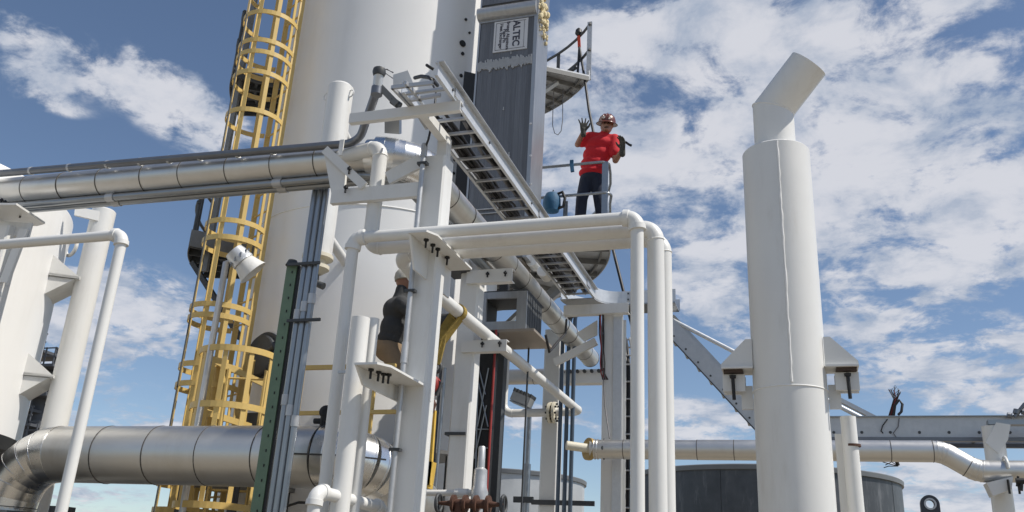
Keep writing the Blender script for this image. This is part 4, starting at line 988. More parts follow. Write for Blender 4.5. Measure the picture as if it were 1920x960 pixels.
# ------------------------------------------------------------------ background tanks and far tower
def bgtank(name, label, az_, D, R, zt, body, rim, n=14):
    c = v3(D*math.sin(az_), D*math.cos(az_), 0); root = thing(name, label, 'tank', c)
    for k in range(n):
        a = 2*math.pi*k/n
        if math.cos(a-math.atan2(-c.y, -c.x)) < -.2: continue
        build(MB().sector(c, R-.05, R+.006*(k % 2), a, a+2*math.pi/n-.002, .0, zt-.1, 8), 'wall_panel', body, root)
    build(MB().lathe(c, Z, [(R-.03, zt-.12), (R+.05, zt-.11), (R+.06, zt-.02), (R+.03, zt), (.2, zt+.05)], 96), 'rim', rim, root)
    return root
bgtank('storage_tank', 'dark mottled galvanised tank low behind the white vent stack', rad(-2.25), 22, 3.05, 4.17, 'tank_dark', 'tank_rim')
bgtank('storage_tank', 'pale galvanised tank behind the valve and thin lamp pole', rad(-18.6), 24, 2.3, 4.22, 'tank_light', 'tank_rim')
tw = thing('distant_tower', 'far dark refinery tower with railed landings left of the fat white pipe', 'tower', at(75, 780, d=60)*1)
tb = at(68, 800, d=60); base_ = v3(tb.x, tb.y, 0); WL[tw] = base_; tw.location = base_
ztop = at(112, 682, d=60).z; zz0 = at(62, 815, d=60).z
build(MB().tube([base_, base_+Z*(ztop-.6)], .62, 14), 'shell', 'tower', tw)
build(MB().tube([base_+v3(.3, 0, ztop-.6), base_+v3(.3, 0, ztop+.9)], .1, 6), 'mast', 'tower', tw)
for zz in [zz0+.4+k*(ztop-zz0)/5 for k in range(-1, 6)]:
    s = random.choice((-.7, .5, -.4, .3)); c = base_+v3(s, -.2, 0)
    build(MB().box(c+Z*zz, (2.4, 2.2, .16)), 'landing', 'tower', tw)
    for h in (.55, 1.05): build(MB().box(c+Z*(zz+h)-Y*1.05, (2.4, .06, .07)), 'landing_rail', 'tower', tw)
    for x_ in (-1.1, -.4, .4, 1.1): build(MB().box(c+v3(x_, -1.05, zz+.55), (.07, .07, 1.1)), 'landing_post', 'tower', tw)

# ------------------------------------------------------------------ left vessel
VD, VR = 11.5, 1.946
va = rad(-46.75)-math.asin(VR/VD); VC = v3(VD*math.sin(va), VD*math.cos(va), 0)
def ves_d(px, py): return math.sqrt(VD**2-VR**2)
vt_z = at(138, 430, d=math.sqrt(VD**2-VR**2)).z; vb_z = at(58, 845, d=10.6).z
vs = thing('white_vessel', 'big white vertical vessel cut by the left edge, with side lugs', 'vessel', VC)
build(MB().lathe(VC, Z, [(.5, vb_z-.35), (VR*.75, vb_z-.2), (VR*.97, vb_z), (VR, vb_z+.12)], 96), 'bottom_head', 'dark', vs)
build(MB().lathe(VC, Z, [(VR, vb_z+.12), (VR, vt_z)], 128, cap=False), 'shell', 'shell', vs)
build(MB().lathe(VC, Z, [(VR, vt_z), (VR-.03, vt_z+.03), (VR*.8, vt_z+.08), (VR*.5, vt_z+.1), (.05, vt_z+.1)], 128), 'top_head', 'shell', vs)
build(MB().lathe(VC, Z, [(VR*.8, 0), (VR*.8, vb_z-.1)], 64), 'skirt', 'dark', vs)
er_ = at(134, 463, d=11.3); build(MB().ring(er_, v3(.3, 1, 0), .11, .022, 24, 8), 'lifting_ring', 'white', vs)
vd_ = math.sqrt(VD**2-VR**2)
for (py, xe, xp) in ((560, 112, 150), (735, 60, 104)):
    e = at(xe, py-10, d=vd_); t = at(xp, py, d=10.8)
    zz = e.z
    a = v3(t.x, t.y, 0)-v3(VC.x, VC.y, 0); a.z = 0; a.normalize(); tn = v3(-a.y, a.x, 0)
    r0, r1 = VR-.1, (v3(t.x, t.y, 0)-v3(VC.x, VC.y, 0)).length
    for s in (-.25, .23):
        b = VC+tn*s; build(MB().prism([b+a*r0+Z*(zz+.3), b+a*r1+Z*(zz+.02), b+a*r1+Z*zz, b+a*r0+Z*zz], tn*.02), 'lug_gusset', 'white', vs)
    build(MB().prism([VC+a*r0-tn*.25+Z*zz, VC+a*r1-tn*.25+Z*zz, VC+a*r1+tn*.25+Z*zz, VC+a*r0+tn*.25+Z*zz], Z*.03), 'lug_plate', 'white', vs)
    build(MB().prism([VC+a*r0-tn*.23+Z*(zz-.003), VC+a*(r1-.05)-tn*.23+Z*(zz-.003), VC+a*r0-tn*.23+Z*(zz-.28)], tn*.44), 'lug_web', 'white', vs)
    build(MB().prism([VC+a*(r1-.12)+tn*.2+Z*(zz-.003), VC+a*(r1+.06)+tn*.2+Z*(zz-.003), VC+a*(r1+.06)+tn*.2+Z*(zz-.25), VC+a*(r1-.12)+tn*.2+Z*(zz-.22)], tn*.03), 'clip_plate', 'white', vs)
q = at(148, 600, d=10.7); qt = at(197, 397, d=10.7)
vp_ = pipe('vent_pipe', 'fat white standing pipe with a flag plate beside the vessel', 'pipe', [(q.x, q.y, 0), (q.x, q.y, qt.z)], .133, .1)
build(MB().lathe((q.x, q.y, qt.z), Z, [(.133, 0), (.115, .015)], 24), 'end_cap', 'white', vp_)
build(MB().prism([at(142, 389, d=10.6), at(187, 398, d=10.6), at(185, 416, d=10.6), at(140, 405, d=10.6)], v3(.02, -.03, 0)), 'flag_plate', 'white', vp_)
q = at(231, 440, y=4.5)
tp_ = at(150, 800, y=4.5)
pipe('threaded_pipe', 'slim white pipe with a threaded elbow in front of the vessel', 'pipe', [(-8.0, 4.5, q.z+.0), (q.x, 4.5, q.z), (q.x-.01, 4.5, .05)], .036, .042, threaded=True)

# ------------------------------------------------------------------ conduits, strut, lamp, level tube
zt = at(597, 345, y=6.3).z
for k, (px, r_) in enumerate(((557, .029), (568, .031), (579, .027))):
    q = at(px, 600, y=6.35); q2 = at(px, 600, y=6.35)
    c = thing('conduit_riser', ('left', 'middle', 'right')[k]+' one of three grey conduits standing beside the green strut', 'conduit', (q.x, q.y, 0), 'three conduits beside the green strut')
    build(MB().tube([(q.x, q.y, 0), (q.x, q.y, cz-.18)], r_, 14), 'conduit_tube', 'conduit', c)
    for py in (600-15*k, 760+20*k): build(MB().lathe((q.x, q.y, at(px, py, y=6.35).z), Z, [(r_+.007, 0), (r_+.007, .09)], 14), 'coupling', 'galv', c)
gt = at(547, 500, y=6.38); q = at(535, 600, y=6.38)
gs = thing('green_strut', 'green perforated strut channel standing in front of the fat silver pipe', 'strut', (q.x, 6.38, 0))
build(MB().ext(beamsec('C', .06, .105, .008), (q.x, 6.36, 0), (q.x, 6.36, gt.z), Y), 'channel', 'green', gs)
k = 0
while .4+k*.12 < gt.z: build(MB().box((q.x+.012, 6.3575, .4+k*.12), (.009, .006, .022)), 'slot', 'black', gs); k += 1
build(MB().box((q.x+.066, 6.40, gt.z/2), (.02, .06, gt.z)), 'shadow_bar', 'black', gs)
for py in (494, 600): build(MB().box((at(575, py, y=6.3).x-.03, 6.30, at(575, py, y=6.3).z), (.32, .02, .025)), 'clamp_band', 'dark', gs)
build(MB().lathe((q.x+.0, 6.36, gt.z), Z, [(.06, 0), (.04, .05)], 12), 'end_cap', 'dark', gs)
# white level tube hung on the column
q0 = at(634, 160, d=9.3); q1 = at(604, 470, d=9.3); qx, qy = (q0.x+q1.x)/2, (q0.y+q1.y)/2
lvz0, lvz1 = at(603, 478, d=9.2).z, at(634, 152, d=9.2).z
lv = thing('level_chamber', 'white capped level chamber tube hung on the front of the column', 'vessel', (qx, qy, lvz0))
build(MB().lathe((qx, qy, 0), Z, [(.15, lvz0), (.15, lvz1-.03), (.12, lvz1), (.02, lvz1+.01)], 40), 'tube', 'white', lv)
build(MB().lathe((qx, qy, lvz0), -Z, [(.17, -.02), (.17, .02), (.1, .03), (.1, .09), (.14, .1), (.14, .14), (.06, .2)], 28), 'bottom_flange', 'pvc', lv)
build(MB().tube([(qx, qy, lvz0-.2), (qx+.02, qy, lvz0-.3), (qx+.12, qy, lvz0-.34)], .04, 10), 'drain_valve', 'dark', lv)
nr = v3(qx-CC.x, qy-CC.y, 0).normalized()
for zz in (lvz0+.35, lvz1-.45): build(MB().tube([v3(qx, qy, zz), v3(CC.x, CC.y, zz)+nr*(CR-.05)], .06, 14), 'side_nozzle', 'white', lv)
for s in (-1, 1): build(MB().ring((qx+s*.16, qy-.03, lvz1-.14), v3(.3, 1, 0), .045, .008, 16, 6), 'lifting_ring', 'white', lv)
# floodlight
lpz = at(452, 486, d=9.4)
fl_ = thing('floodlight', 'white conical floodlight on a conduit pole before the column', 'lamp', v3(lpz.x-.2, lpz.y, 0))
ax_ = v3(.59, .46, -.66).normalized()
build(MB().lathe(lpz-ax_*.08, ax_, [(.05, -.05), (.10, -.04), (.115, .02), (.12, .09), (.125, .10), (.125, .12)], 28), 'lamp_housing', 'galv_bright', fl_)
build(MB().lathe(lpz-ax_*.08, ax_, [(.10, .115), (.115, .13), (.15, .24), (.168, .28), (.162, .28), (.11, .14)], 32, cap=False), 'lamp_shade', 'white', fl_)
build(MB().lathe(lpz+ax_*.05, ax_, [(.10, 0), (.09, .01)], 24), 'lens', 'lens', fl_)
pt = at(424, 492, d=9.45); pbt = at(398, 690, d=9.45)
build(MB().tube([v3(pt.x, pt.y, 0), pt, pt+(lpz-pt)*.6], .034, 12), 'pole', 'galv', fl_)
for k in range(10):
    a = 2*math.pi*k/10; u_, w_ = perp(ax_); c = lpz-ax_*.02+(u_*math.cos(a)+w_*math.sin(a))*.122; build(MB().box(c, (.012, .012, .05)), 'fin', 'conduit', fl_)
# ------------------------------------------------------------------ bottom middle: small pipes and valve
a = at(563, 930, y=5.2); b = at(578, 917, y=5.2)
pipe('drain_pipe', 'small white pipe with bulky elbow at the foot of the stub pipes', 'pipe', [(b.x, 5.3, .05), (b.x, 5.3, b.z), (at(716, 958, y=6.1).x, 6.1, at(716, 958, y=6.1).z+.02), (at(716, 958, y=6.1).x+.01, 6.1, .05)], .042, .06, threaded=True)
hb = at(786, 926, y=7.6); hc = at(905, 924, y=7.6)
pipe('header_pipe', 'slim white level pipe feeding the grey relief valve', 'pipe', [(hb.x-.35, 7.6, hb.z), (hc.x, 7.6, hc.z)], .028, .05)
tee = at(866, 925, y=7.6)
one(MB().lathe((tee.x-.06, 7.6, tee.z), X, [(.03, -.01), (.042, 0), (.042, .12), (.03, .13)], 16), 'pipe_tee', 'white', 'white tee fitting on the slim level pipe', 'fitting')
rv = thing('relief_valve', 'grey steel relief valve standing above the rusty valve body', 'valve', (hc.x, 7.6, 0))
rx = at(899, 920, y=7.6).x
build(MB().lathe((rx, 7.6, 0), Z, [(.04, 0), (.04, hc.z-.12), (.07, hc.z-.1), (.08, hc.z), (.065, hc.z+.05), (.06, hc.z+.2), (.035, hc.z+.22), (.032, hc.z+.40), (.025, hc.z+.41)], 20), 'bonnet', 'galv', rv)
rvb = thing('rusty_valve', 'rust-brown valve body with two handwheels at the bottom edge', 'valve', (rx, 7.4, 1.9))
vz_ = at(890, 945, y=7.4).z
build(MB().tube([(rx-.30, 7.4, vz_), (rx-.22, 7.4, vz_), (rx-.12, 7.4, vz_+.0), (rx+.12, 7.4, vz_+.0), (rx+.22, 7.4, vz_), (rx+.30, 7.4, vz_)], [.014, .022, .04, .04, .022, .014], 14), 'body', 'rust', rvb)
for s in (-.30, .30): build(MB().ring((rx+s, 7.4, vz_), X, .075, .014, 20, 6), 'handwheel', 'dark', rvb); build(MB().tube([(rx+s, 7.4, vz_-.075), (rx+s, 7.4, vz_+.075)], .01, 6), 'wheel_spoke', 'dark', rvb)
for s in (-.16, -.05, .05, .16): build(MB().lathe((rx+s, 7.4, vz_), X, [(.075, -.012), (.075, .012)], 20), 'flange', 'rust', rvb)
build(MB().tube([(rx-.1, 7.4, 0), (rx-.1, 7.4, vz_)], .05, 12), 'stand_pipe', 'rust', rvb)
one(MB().tube(pathpts([at(525, 990, y=7.3), at(535, 950, y=7.3), at(560, 942, y=7.3), at(600, 943, y=7.3), at(640, 944, y=7.3)], .03, 4), .012, 8), 'black_tube', 'black', 'thin black tube curving along under the fat silver pipe', 'tube')
# lamp pole with box light
q = at(988, 880, y=13.5); qt = at(985, 765, y=13.5)
ps = thing('pole_light', 'small box light on a thin grey pole behind the white pipes', 'lamp', (q.x, 13.5, 0))
build(MB().tube([(q.x, 13.5, 0), (q.x, 13.5, at(988, 870, y=13.5).z)], .06, 12), 'lower_pole', 'conduit', ps)
build(MB().tube([(q.x, 13.5, at(988, 870, y=13.5).z), (q.x, 13.5, qt.z+.05)], .04, 12), 'upper_pole', 'conduit', ps)
R_ = Matrix.Rotation(rad(22), 3, 'Y')
hc_ = v3(q.x-.1, 13.4, at(973, 750, y=13.4).z)
build(MB().box(hc_, (.32, .24, .14), R_), 'light_box', 'galv', ps)
for k in range(6): build(MB().box(hc_+R_ @ v3(-.15+.06*k, 0, .1), (.02, .28, .06), R_), 'cooling_fin', 'dark', ps)
build(MB().box(hc_+R_ @ v3(.0, -.02, -.09), (.3, .22, .02), R_), 'lens', 'conduit', ps)
build(MB().tube([hc_+v3(.1, 0, -.02), v3(q.x, 13.5, qt.z)], .03, 8), 'bracket', 'dark', ps)
for py in (937,):
    x_ = q.x; build(MB().box((x_-.02, 13.45, at(985, py, y=13.45).z), (.32, .05, .09)), 'pole_clamp', 'dark', ps)
# thin wire down from support box
wq = at(992, 640, y=9.9); one(MB().tube([v3(wq.x, 9.9, bz0), v3(wq.x, 9.9, 0)], .012, 6), 'hanging_cable', 'dark', 'thin dark cable dropping from the open box frame', 'cable')
# far post under the flanged pipe with three conduits
fx3 = at(1030, 900, y=yend+.25)
P3 = post('support_post', 'cream square post behind the bolted flange', fx3.x, yend+.3, .27, at(1030, 622, y=yend+.3).z)
zz = at(1030, 942, y=yend+.1).z
build(MB().box((fx3.x+.25, yend+.12, zz), (.95, .04, .07)), 'cross_strut', 'dark', P3)
for k, px in enumerate((1050, 1062, 1073)):
    q = at(px, 800, y=12.2); zt_ = at(px, 640, y=12.2).z
    R_top = [v3(q.x, 12.2, 0), v3(q.x, 12.2, zt_)]
    c = thing('conduit_riser', 'dark conduit curving over at its top behind the long clad pipe', 'conduit', (q.x, 12.2, 0), 'three dark conduits behind the clad pipe')
    pts = pathpts([(q.x, 12.2, 0), (q.x, 12.2, zt_+.45+.06*k), (q.x+.55, 12.2, zt_+.5+.06*k)], .28, 8)
    build(MB().tube(pts, .030, 12), 'conduit_tube', 'conduit_blue', c)
# far cross beam and crossing clad pipe
fb = at(1000, 705, y=13.6)
bm_ = thing('cross_beam', 'pale level beam and studs across the end of the long clad pipe', 'beam', (fb.x, 13.6, 0))
xa, xb = at(1040, 700, y=13.6).x, at(1160, 700, y=13.6).x
build(MB().box(((xa+xb)/2, 13.6, at(1080, 708, y=13.6).z), (xb-xa, .2, .22)), 'beam_body', 'white', bm_)
for k in range(9): x_ = xa+(xb-xa)*(k+.5)/9; build(MB().lathe((x_, 13.49, at(1080, 697, y=13.5).z), -Y, [(.03, 0), (.03, .04)], 8), 'stud', 'dark', bm_)
build(MB().box((at(1150, 708, y=13.6).x, 13.6, at(1080, 708, y=13.6).z/2-.06), (.16, .18, at(1080, 708, y=13.6).z-.12)), 'leg', 'white', bm_)
clad('clad_pipe', 'short level clad pipe behind the upturned end of the long white pipe', 'pipe', [(at(905, 707, y=13.9).x, 13.9, at(960, 707, y=13.9).z), (at(1052, 707, y=13.9).x, 13.9, at(960, 707, y=13.9).z)], .13, .2, .5)
one(MB().box((at(928, 707, y=13.9).x, 13.9, at(960, 722, y=13.9).z/2), (.14, .14, at(960, 722, y=13.9).z)), 'pipe_stand', 'dark', 'dark stand under the short level clad pipe', 'stand')
for (a_, b_) in (((1040, 560), (1100, 520)),):
    one(MB().bar([at(1020, 560, y=12.4), at(1075, 515, y=12.4)], .12, .06, v3(.6, 0, .8)), 'diagonal_brace', 'galv', 'grey diagonal brace under the worker platform', 'brace')
one(MB().tube([at(1052, 625, y=11.5), at(1060, 600, y=11.5), at(1078, 591, y=11.4), at(1100, 590, y=11.2), at(1124, 588, y=10.8)], .022, 8), 'looped_cable', 'rubber', 'black cable looping from the clad pipe to the tray arm', 'cable')
one(MB().tube([at(1023, 628, y=9.0), at(1030, 660, y=9.1), at(1040, 648, y=9.2), at(1060, 625, y=10.6), at(1062, 600, y=10.9)], .016, 8), 'looped_cable', 'rubber', 'thin black cable looped round the long clad pipe', 'cable')
# ------------------------------------------------------------------ dark netted scaffold
ns = thing('netted_scaffold', 'tall scaffold wrapped in black netting with a red corner pole', 'scaffold', (-3.3, 9.1, 0))
NY = 8.98
a0_, a1_ = at(872, 760, y=NY), at(919, 760, y=NY)
zt = at(900, 575, y=NY).z; zt = min(zt, bz0-.05)
build(MB().box(((a0_.x+a1_.x)/2, NY+.1, zt/2+.01), (a1_.x-a0_.x, .14, zt-.02)), 'netting', 'black', ns)
build(MB().tube([(a1_.x+.012, NY+.02, 0), (a1_.x+.012, NY+.02, zt)], .014, 10), 'corner_pole', 'red', ns)
for (p, q_) in (((890, 660), (910, 740)), ((893, 700), (915, 800)), ((916, 690), (895, 800)), ((888, 805), (916, 805)), ((905, 840), (916, 840)), ((889, 860), (912, 760)), ((890, 940), (897, 690))):
    build(MB().tube([at(*p, y=NY+.02), at(*q_, y=NY+.02)], .009, 6), 'brace_tube', 'conduit', ns)
# ------------------------------------------------------------------ sling, hoist and chain
sy = at(868, 585, z=ZW).y
pc = v3(XW, sy, ZW)
hk = at(818, 683, y=sy-.05)
slg = thing('lifting_sling', 'worn yellow webbing sling looped over the long white pipe', 'sling', hk)
for k, (s, e) in enumerate(((.0, 1), (-.12, -1))):
    arc = [pc+v3(.078*math.cos(t), s+.02, .078*math.sin(t)) for t in [rad(-60+300*i/16) for i in range(17)]] if k == 0 else None
c_ = [pc+v3(.072*math.cos(t), 0, .072*math.sin(t)) for t in [rad(-70+320*i/18) for i in range(19)]]
build(MB().bar(c_, .075, .012, Y), 'pipe_wrap', 'sling', slg)
build(MB().bar([c_[0], hk+v3(.05, 0, .22), hk+v3(.01, 0, .02)], .085, .02, v3(.3, .9, .3)), 'sling_leg', 'sling', slg)
l2 = at(853, 588, y=sy+.1)
build(MB().bar([l2, hk+v3(-.02, .03, .25), hk+v3(-.01, .0, .02)], .10, .025, v3(1, .3, .2)), 'sling_leg', 'sling', slg)
build(MB().bar([hk+v3(.03, -.02, .33), hk+v3(-.02, -.02, .0)], .13, .04, v3(1, .2, .1)), 'sling_eye', 'sling', slg)
hs_ = thing('chain_hoist', 'red and black chain hoist hanging from the yellow sling', 'hoist', hk-Z*.5)
build(MB().ring(hk-Z*.03, Y, .05, .017, 20, 8), 'hook_ring', 'dark', hs_)
build(MB().tube([hk-Z*.07, hk-Z*.17], .018, 8), 'shank', 'dark', hs_)
hb_ = at(808, 722, y=sy-.05)
build(MB().lathe(hb_+v3(-.02, .08, 0), -Y, [(.06, 0), (.105, .02), (.11, .12), (.07, .16), (.03, .17)], 24), 'gear_case', 'red', hs_)
build(MB().lathe(hb_+v3(-.04, -.075, .0), -Y, [(.085, 0), (.085, .03), (.03, .04)], 20), 'load_wheel', 'dark', hs_)
build(MB().bar([hb_+v3(.06, 0, -.1), hb_+v3(.1, 0, .02), hk-Z*.15], .05, .03, Y), 'side_frame', 'dark', hs_)
build(MB().lathe(hb_+v3(.0, 0, -.14), -Z, [(.05, 0), (.07, .04), (.05, .12), (.02, .14)], 14), 'lower_block', 'rust', hs_)
def chain(name, pts, m, label, r=.016):
    root = thing(name, label, 'chain', base_of(pts)); k = 0
    for a, b in zip(pts, pts[1:]):
        a, b = Vector(a), Vector(b); L = (b-a).length; d = (b-a).normalized(); n = max(1, int(L/(r*2.3))); u, w = perp(d)
        for i in range(n):
            c = a+d*(i+.5)*L/n; o = u if k % 2 else w; k += 1
            build(MB().tube([c+d*r*1.5*math.cos(t)+o*r*.9*math.sin(t) for t in [2*math.pi*j/8 for j in range(8)]], r*.34, 5, closed=True), 'link', m, root)
    return root
chain('hand_chain', [at(806, 648, y=sy-.06), at(800, 665, y=sy-.06), at(803, 690, y=sy-.06), at(811, 708, y=sy-.05)], 'dark', 'black chain bunched beside the sling hook')
chain('load_chain', [at(806, 752, y=sy-.03), at(800, 830, y=sy-.03), at(795, 902, y=sy-.03)], 'rust', 'dark load chain hanging down the yellow chain guard', .014)
g0 = at(805, 770, y=sy+.04); g1 = at(795, 910, y=sy+.04)
cg = thing('chain_guard', 'yellow chain guard bar hanging behind the hoist', 'chain guard', g1)
build(MB().bar([g0, g1], .135, .04, X), 'guard_bar', 'gold', cg)
build(MB().bar([g1+v3(-.02, .03, .22), g1+v3(-.04, .03, -.02)], .19, .10, X), 'chain_box', 'gold', cg)
build(MB().tube([at(806, 765, y=sy+.0), at(801, 795, y=sy+.0)], .045, 10), 'swivel', 'brass', cg)
q = at(811, 780, y=sy+.1); one(MB().box((q.x, q.y, (at(811, 755, y=sy+.1).z+at(808, 812, y=sy+.1).z)/2), (.045, .03, .34)), 'tag_strip', 'white', 'pale upright strip beside the yellow chain guard', 'strip')

# ------------------------------------------------------------------ people
def capsule(mb, a, b, ra, rb, n=14):
    a, b = Vector(a), Vector(b); d = b-a; L = d.length; d = d/L if L > 1e-6 else Z.copy()
    prof = []
    for i in range(6): t = math.pi/2*(1-i/5); prof.append((ra*math.cos(t)+1e-4, -ra*math.sin(t)))
    for i in range(6): t = math.pi/2*i/5; prof.append((rb*math.cos(t)+1e-4, L+rb*math.sin(t)))
    mb.lathe(a, d, prof, n)
def ellip(mb, c, r, R=None):
    n, m = 16, 10; rg = []; c = Vector(c)
    for i in range(m+1):
        t = math.pi*i/m; q = []
        for k in range(n):
            p = v3(r[0]*max(math.sin(t), .01)*math.cos(2*math.pi*k/n), r[1]*max(math.sin(t), .01)*math.sin(2*math.pi*k/n), -r[2]*math.cos(t)); q.append(c+(R @ p if R else p))
        rg.append(mb.add(q))
    for i in range(m):
        for k in range(n): mb.face((rg[i]+k, rg[i]+(k+1) % n, rg[i+1]+(k+1) % n, rg[i+1]+k), True)
    mb.face([rg[0]+k for k in range(n)][::-1]); mb.face([rg[-1]+k for k in range(n)])
def flesh(items, name, m, parent=None, vox=.014, it=4):
    mb = MB()
    for q in items:
        if q[0] == 'c': capsule(mb, *q[1:])
        else: ellip(mb, *q[1:])
    me = mb.mesh('tmp'); o = bpy.data.objects.new('tmp', me); COL.objects.link(o)
    r = o.modifiers.new('r', 'REMESH'); r.mode = 'VOXEL'; r.voxel_size = vox; r.use_smooth_shade = True
    s = o.modifiers.new('s', 'SMOOTH'); s.factor = .5; s.iterations = it
    bpy.context.view_layer.update()
    nm = bpy.data.meshes.new_from_object(o.evaluated_get(bpy.context.evaluated_depsgraph_get())); bpy.data.objects.remove(o)
    zs_ = [v.co.z for v in nm.vertices]; xs = [v.co.x for v in nm.vertices]; ys = [v.co.y for v in nm.vertices]
    off = v3((min(xs)+max(xs))/2, (min(ys)+max(ys))/2, min(zs_)); nm.transform(Matrix.Translation(-off)); nm.name = name
    nm.polygons.foreach_set('use_smooth', [True]*len(nm.polygons)); nm.materials.clear()
    return put(name, nm, off, m, parent)
def hand(w, fdir, pn, spread, curl, vox=.006, thumb=1, parent=None, sc=1.0):
    """glove with palm and five fingers; w wrist, fdir finger direction, pn palm normal"""
    fdir = Vector(fdir).normalized(); pn = Vector(pn); pn = (pn-fdir*pn.dot(fdir)).normalized(); sd_ = fdir.cross(pn)
    it = []
    for k in range(4): it.append(('c', w+fdir*.01*sc+sd_*(k-1.5)*.012*sc, w+fdir*.095*sc+sd_*(k-1.5)*.023*sc, .022*sc, .0155*sc))
    it.append(('c', w-fdir*.05*sc, w+fdir*.02, .036*sc, .034*sc))
    for k, L in enumerate((.068, .083, .078, .06)):
        b = w+fdir*.09*sc+sd_*(k-1.5)*.0235*sc; d1 = (fdir+sd_*(k-1.5)*spread+pn*curl*.5).normalized(); d2 = (fdir+sd_*(k-1.5)*spread+pn*curl*1.6).normalized()
        it += [('c', b, b+d1*L*.55*sc, .0115*sc, .0105*sc), ('c', b+d1*L*.55*sc, b+d1*L*.55*sc+d2*L*.55*sc, .0105*sc, .0088*sc)]
    tb_ = w+fdir*.03*sc-sd_*thumb*.032*sc; d1 = (fdir*.75-sd_*thumb*.8+pn*.35).normalized(); d2 = (fdir*1.0-sd_*thumb*.35+pn*.5).normalized()
    it += [('c', tb_, tb_+d1*.05*sc, .017*sc, .0135*sc), ('c', tb_+d1*.05*sc, tb_+d1*.05*sc+d2*.038*sc, .0135*sc, .010*sc)]
    return it
FZ = 6.16; YP = 10.98
def w_(px, py, dy=0.0): return at(px, py, y=YP+dy)
hips = w_(1110, 334); chest = w_(1124, 276, .0); neck = w_(1133, 250, -.01); headc = w_(1138, 238, -.04)
shL = w_(1104, 258); shR = w_(1152, 262)
elL = w_(1083, 271, -.06); wrL = w_(1094, 246, -.22)
elR = w_(1154, 301, -.10); wrR = w_(1167, 281, -.26)
hipL = w_(1101, 336); hipR = w_(1121, 338)
knL = w_(1091, 372, -.06); knR = w_(1124, 376, -.03)
ftL = v3(w_(1086, 428).x, YP+.0, FZ+.09); ftR = v3(w_(1131, 428).x, YP+.02, FZ+.09)
body = flesh([('c', hips, chest, .085, .09), ('c', chest, neck, .075, .05), ('c', neck, headc, .058, .06), ('e', headc+Z*.01, (.078, .098, .115)), ('c', headc+v3(.01, -.06, -.06), headc+v3(.01, -.075, -.075), .05, .035),
    ('c', shL, shR, .045, .045), ('c', shL, elL, .056, .045), ('c', elL, wrL, .046, .031), ('c', shR, elR, .056, .045), ('c', elR, wrR, .046, .031),
    ('c', hipL, knL, .07, .05), ('c', knL, ftL, .05, .04), ('c', hipR, knR, .07, .05), ('c', knR, ftR, .05, .04),
    ('c', headc+v3(.012, -.098, -.005), headc+v3(.014, -.118, -.022), .012, .015), ('c', headc+v3(-.08, .0, -.01), headc+v3(-.08, .01, .02), .018, .02), ('c', headc+v3(.08, .0, -.01), headc+v3(.08, .01, .02), .018, .02)],
    'person', 'skin')
tag(body, 'worker in red t-shirt and brown hard hat standing with gloved hands raised', 'person')
# waist -> chest shirt
sh_items = [('e', w_(1111, 324), (.205, .15, .09)), ('e', w_(1114, 308), (.205, .15, .13)), ('e', w_(1120, 290), (.215, .15, .15)), ('e', w_(1125, 272), (.22, .15, .13)), ('c', shL+v3(.04, 0, .0), shR+v3(-.04, 0, .0), .085, .085),
    ('c', neck-Z*.07, neck-Z*.02, .10, .07), ('c', shL, shL.lerp(elL, .62), .085, .082), ('c', shR, shR.lerp(elR, .66), .088, .085)]
tee = flesh(sh_items, 'tee_shirt', 'tee', body, .014, 4)
flesh([('e', hips+Z*.02, (.165, .13, .13)), ('c', hipL, knL, .108, .084), ('c', knL, ftL+Z*.02, .084, .075), ('c', hipR, knR, .108, .084), ('c', knR, ftR+Z*.02, .084, .075)], 'jeans', 'denim', body, .014, 4)
for f_, s in ((ftL, -1), (ftR, 1)): flesh([('c', f_+v3(0, .05, -.045), f_+v3(s*.03, -.14, -.05), .045, .04), ('c', f_+v3(0, .02, -.03), f_+v3(0, .02, .08), .055, .055)], 'boot', 'boot', body, .012, 3)
flesh(hand(wrL, v3(.02, -.05, 1), v3(.25, -1, 0), .30, .05, thumb=-1, sc=1.12), 'glove', 'glove', body, .007, 2)
gR = flesh(hand(wrR, v3(.05, -.25, .9), v3(-.6, -.7, 0), .06, .75, thumb=1, sc=1.2), 'glove', 'glove', body, .007, 2)
# face details
fx_ = headc+v3(.014, -.09, 0)
for s in (-1, 1): build(MB().lathe(fx_+v3(s*.032, .0, .012), -Y, [(.013, -.01), (.012, .006), (.004, .009)], 10), 'eye', 'hair', body)
build(MB().bar([fx_+v3(-.03, -.012, -.062), fx_+v3(0, -.022, -.06), fx_+v3(.03, -.012, -.062)], .012, .01, Z), 'mouth', 'boot', body)
# hard hat: domed shell, full brim, ridge, stickers
tilt = Matrix.Rotation(rad(12), 3, 'X') @ Matrix.Rotation(rad(8), 3, 'Y')
axh = tilt @ Z; hc0 = headc+Z*.055
hh = build(MB().lathe(hc0, axh, [(.152, -.014), (.155, -.008), (.128, .012), (.122, .05), (.104, .095), (.066, .128), (.02, .142), (.002, .143)], 36), 'hard_hat', 'helmet', body)
build(MB().lathe(hc0, axh, [(.151, -.0165), (.157, -.015), (.157, -.011), (.151, -.010)], 36, cap=False), 'brim_edge', 'boot', hh)
for k in (-1, 0, 1):
    pts = [hc0+tilt @ v3(k*.035+k*.012*math.sin(t), -.118*math.cos(t)*1.0, .03+.116*math.sin(t)*(1-.08*abs(k))) for t in [math.pi*i/14 for i in range(15)]]
    build(MB().tube(pts, .007, 6), 'ridge', 'helmet', hh)
for (sx_, sz_) in ((-.03, .055), (.045, .05)): build(MB().lathe(hc0+tilt @ v3(sx_, -.105 if sx_ < 0 else -.10, sz_), tilt @ v3(sx_*4, -1, .4), [(.022, 0), (.022, .012)], 14), 'sticker', 'sticker', hh)
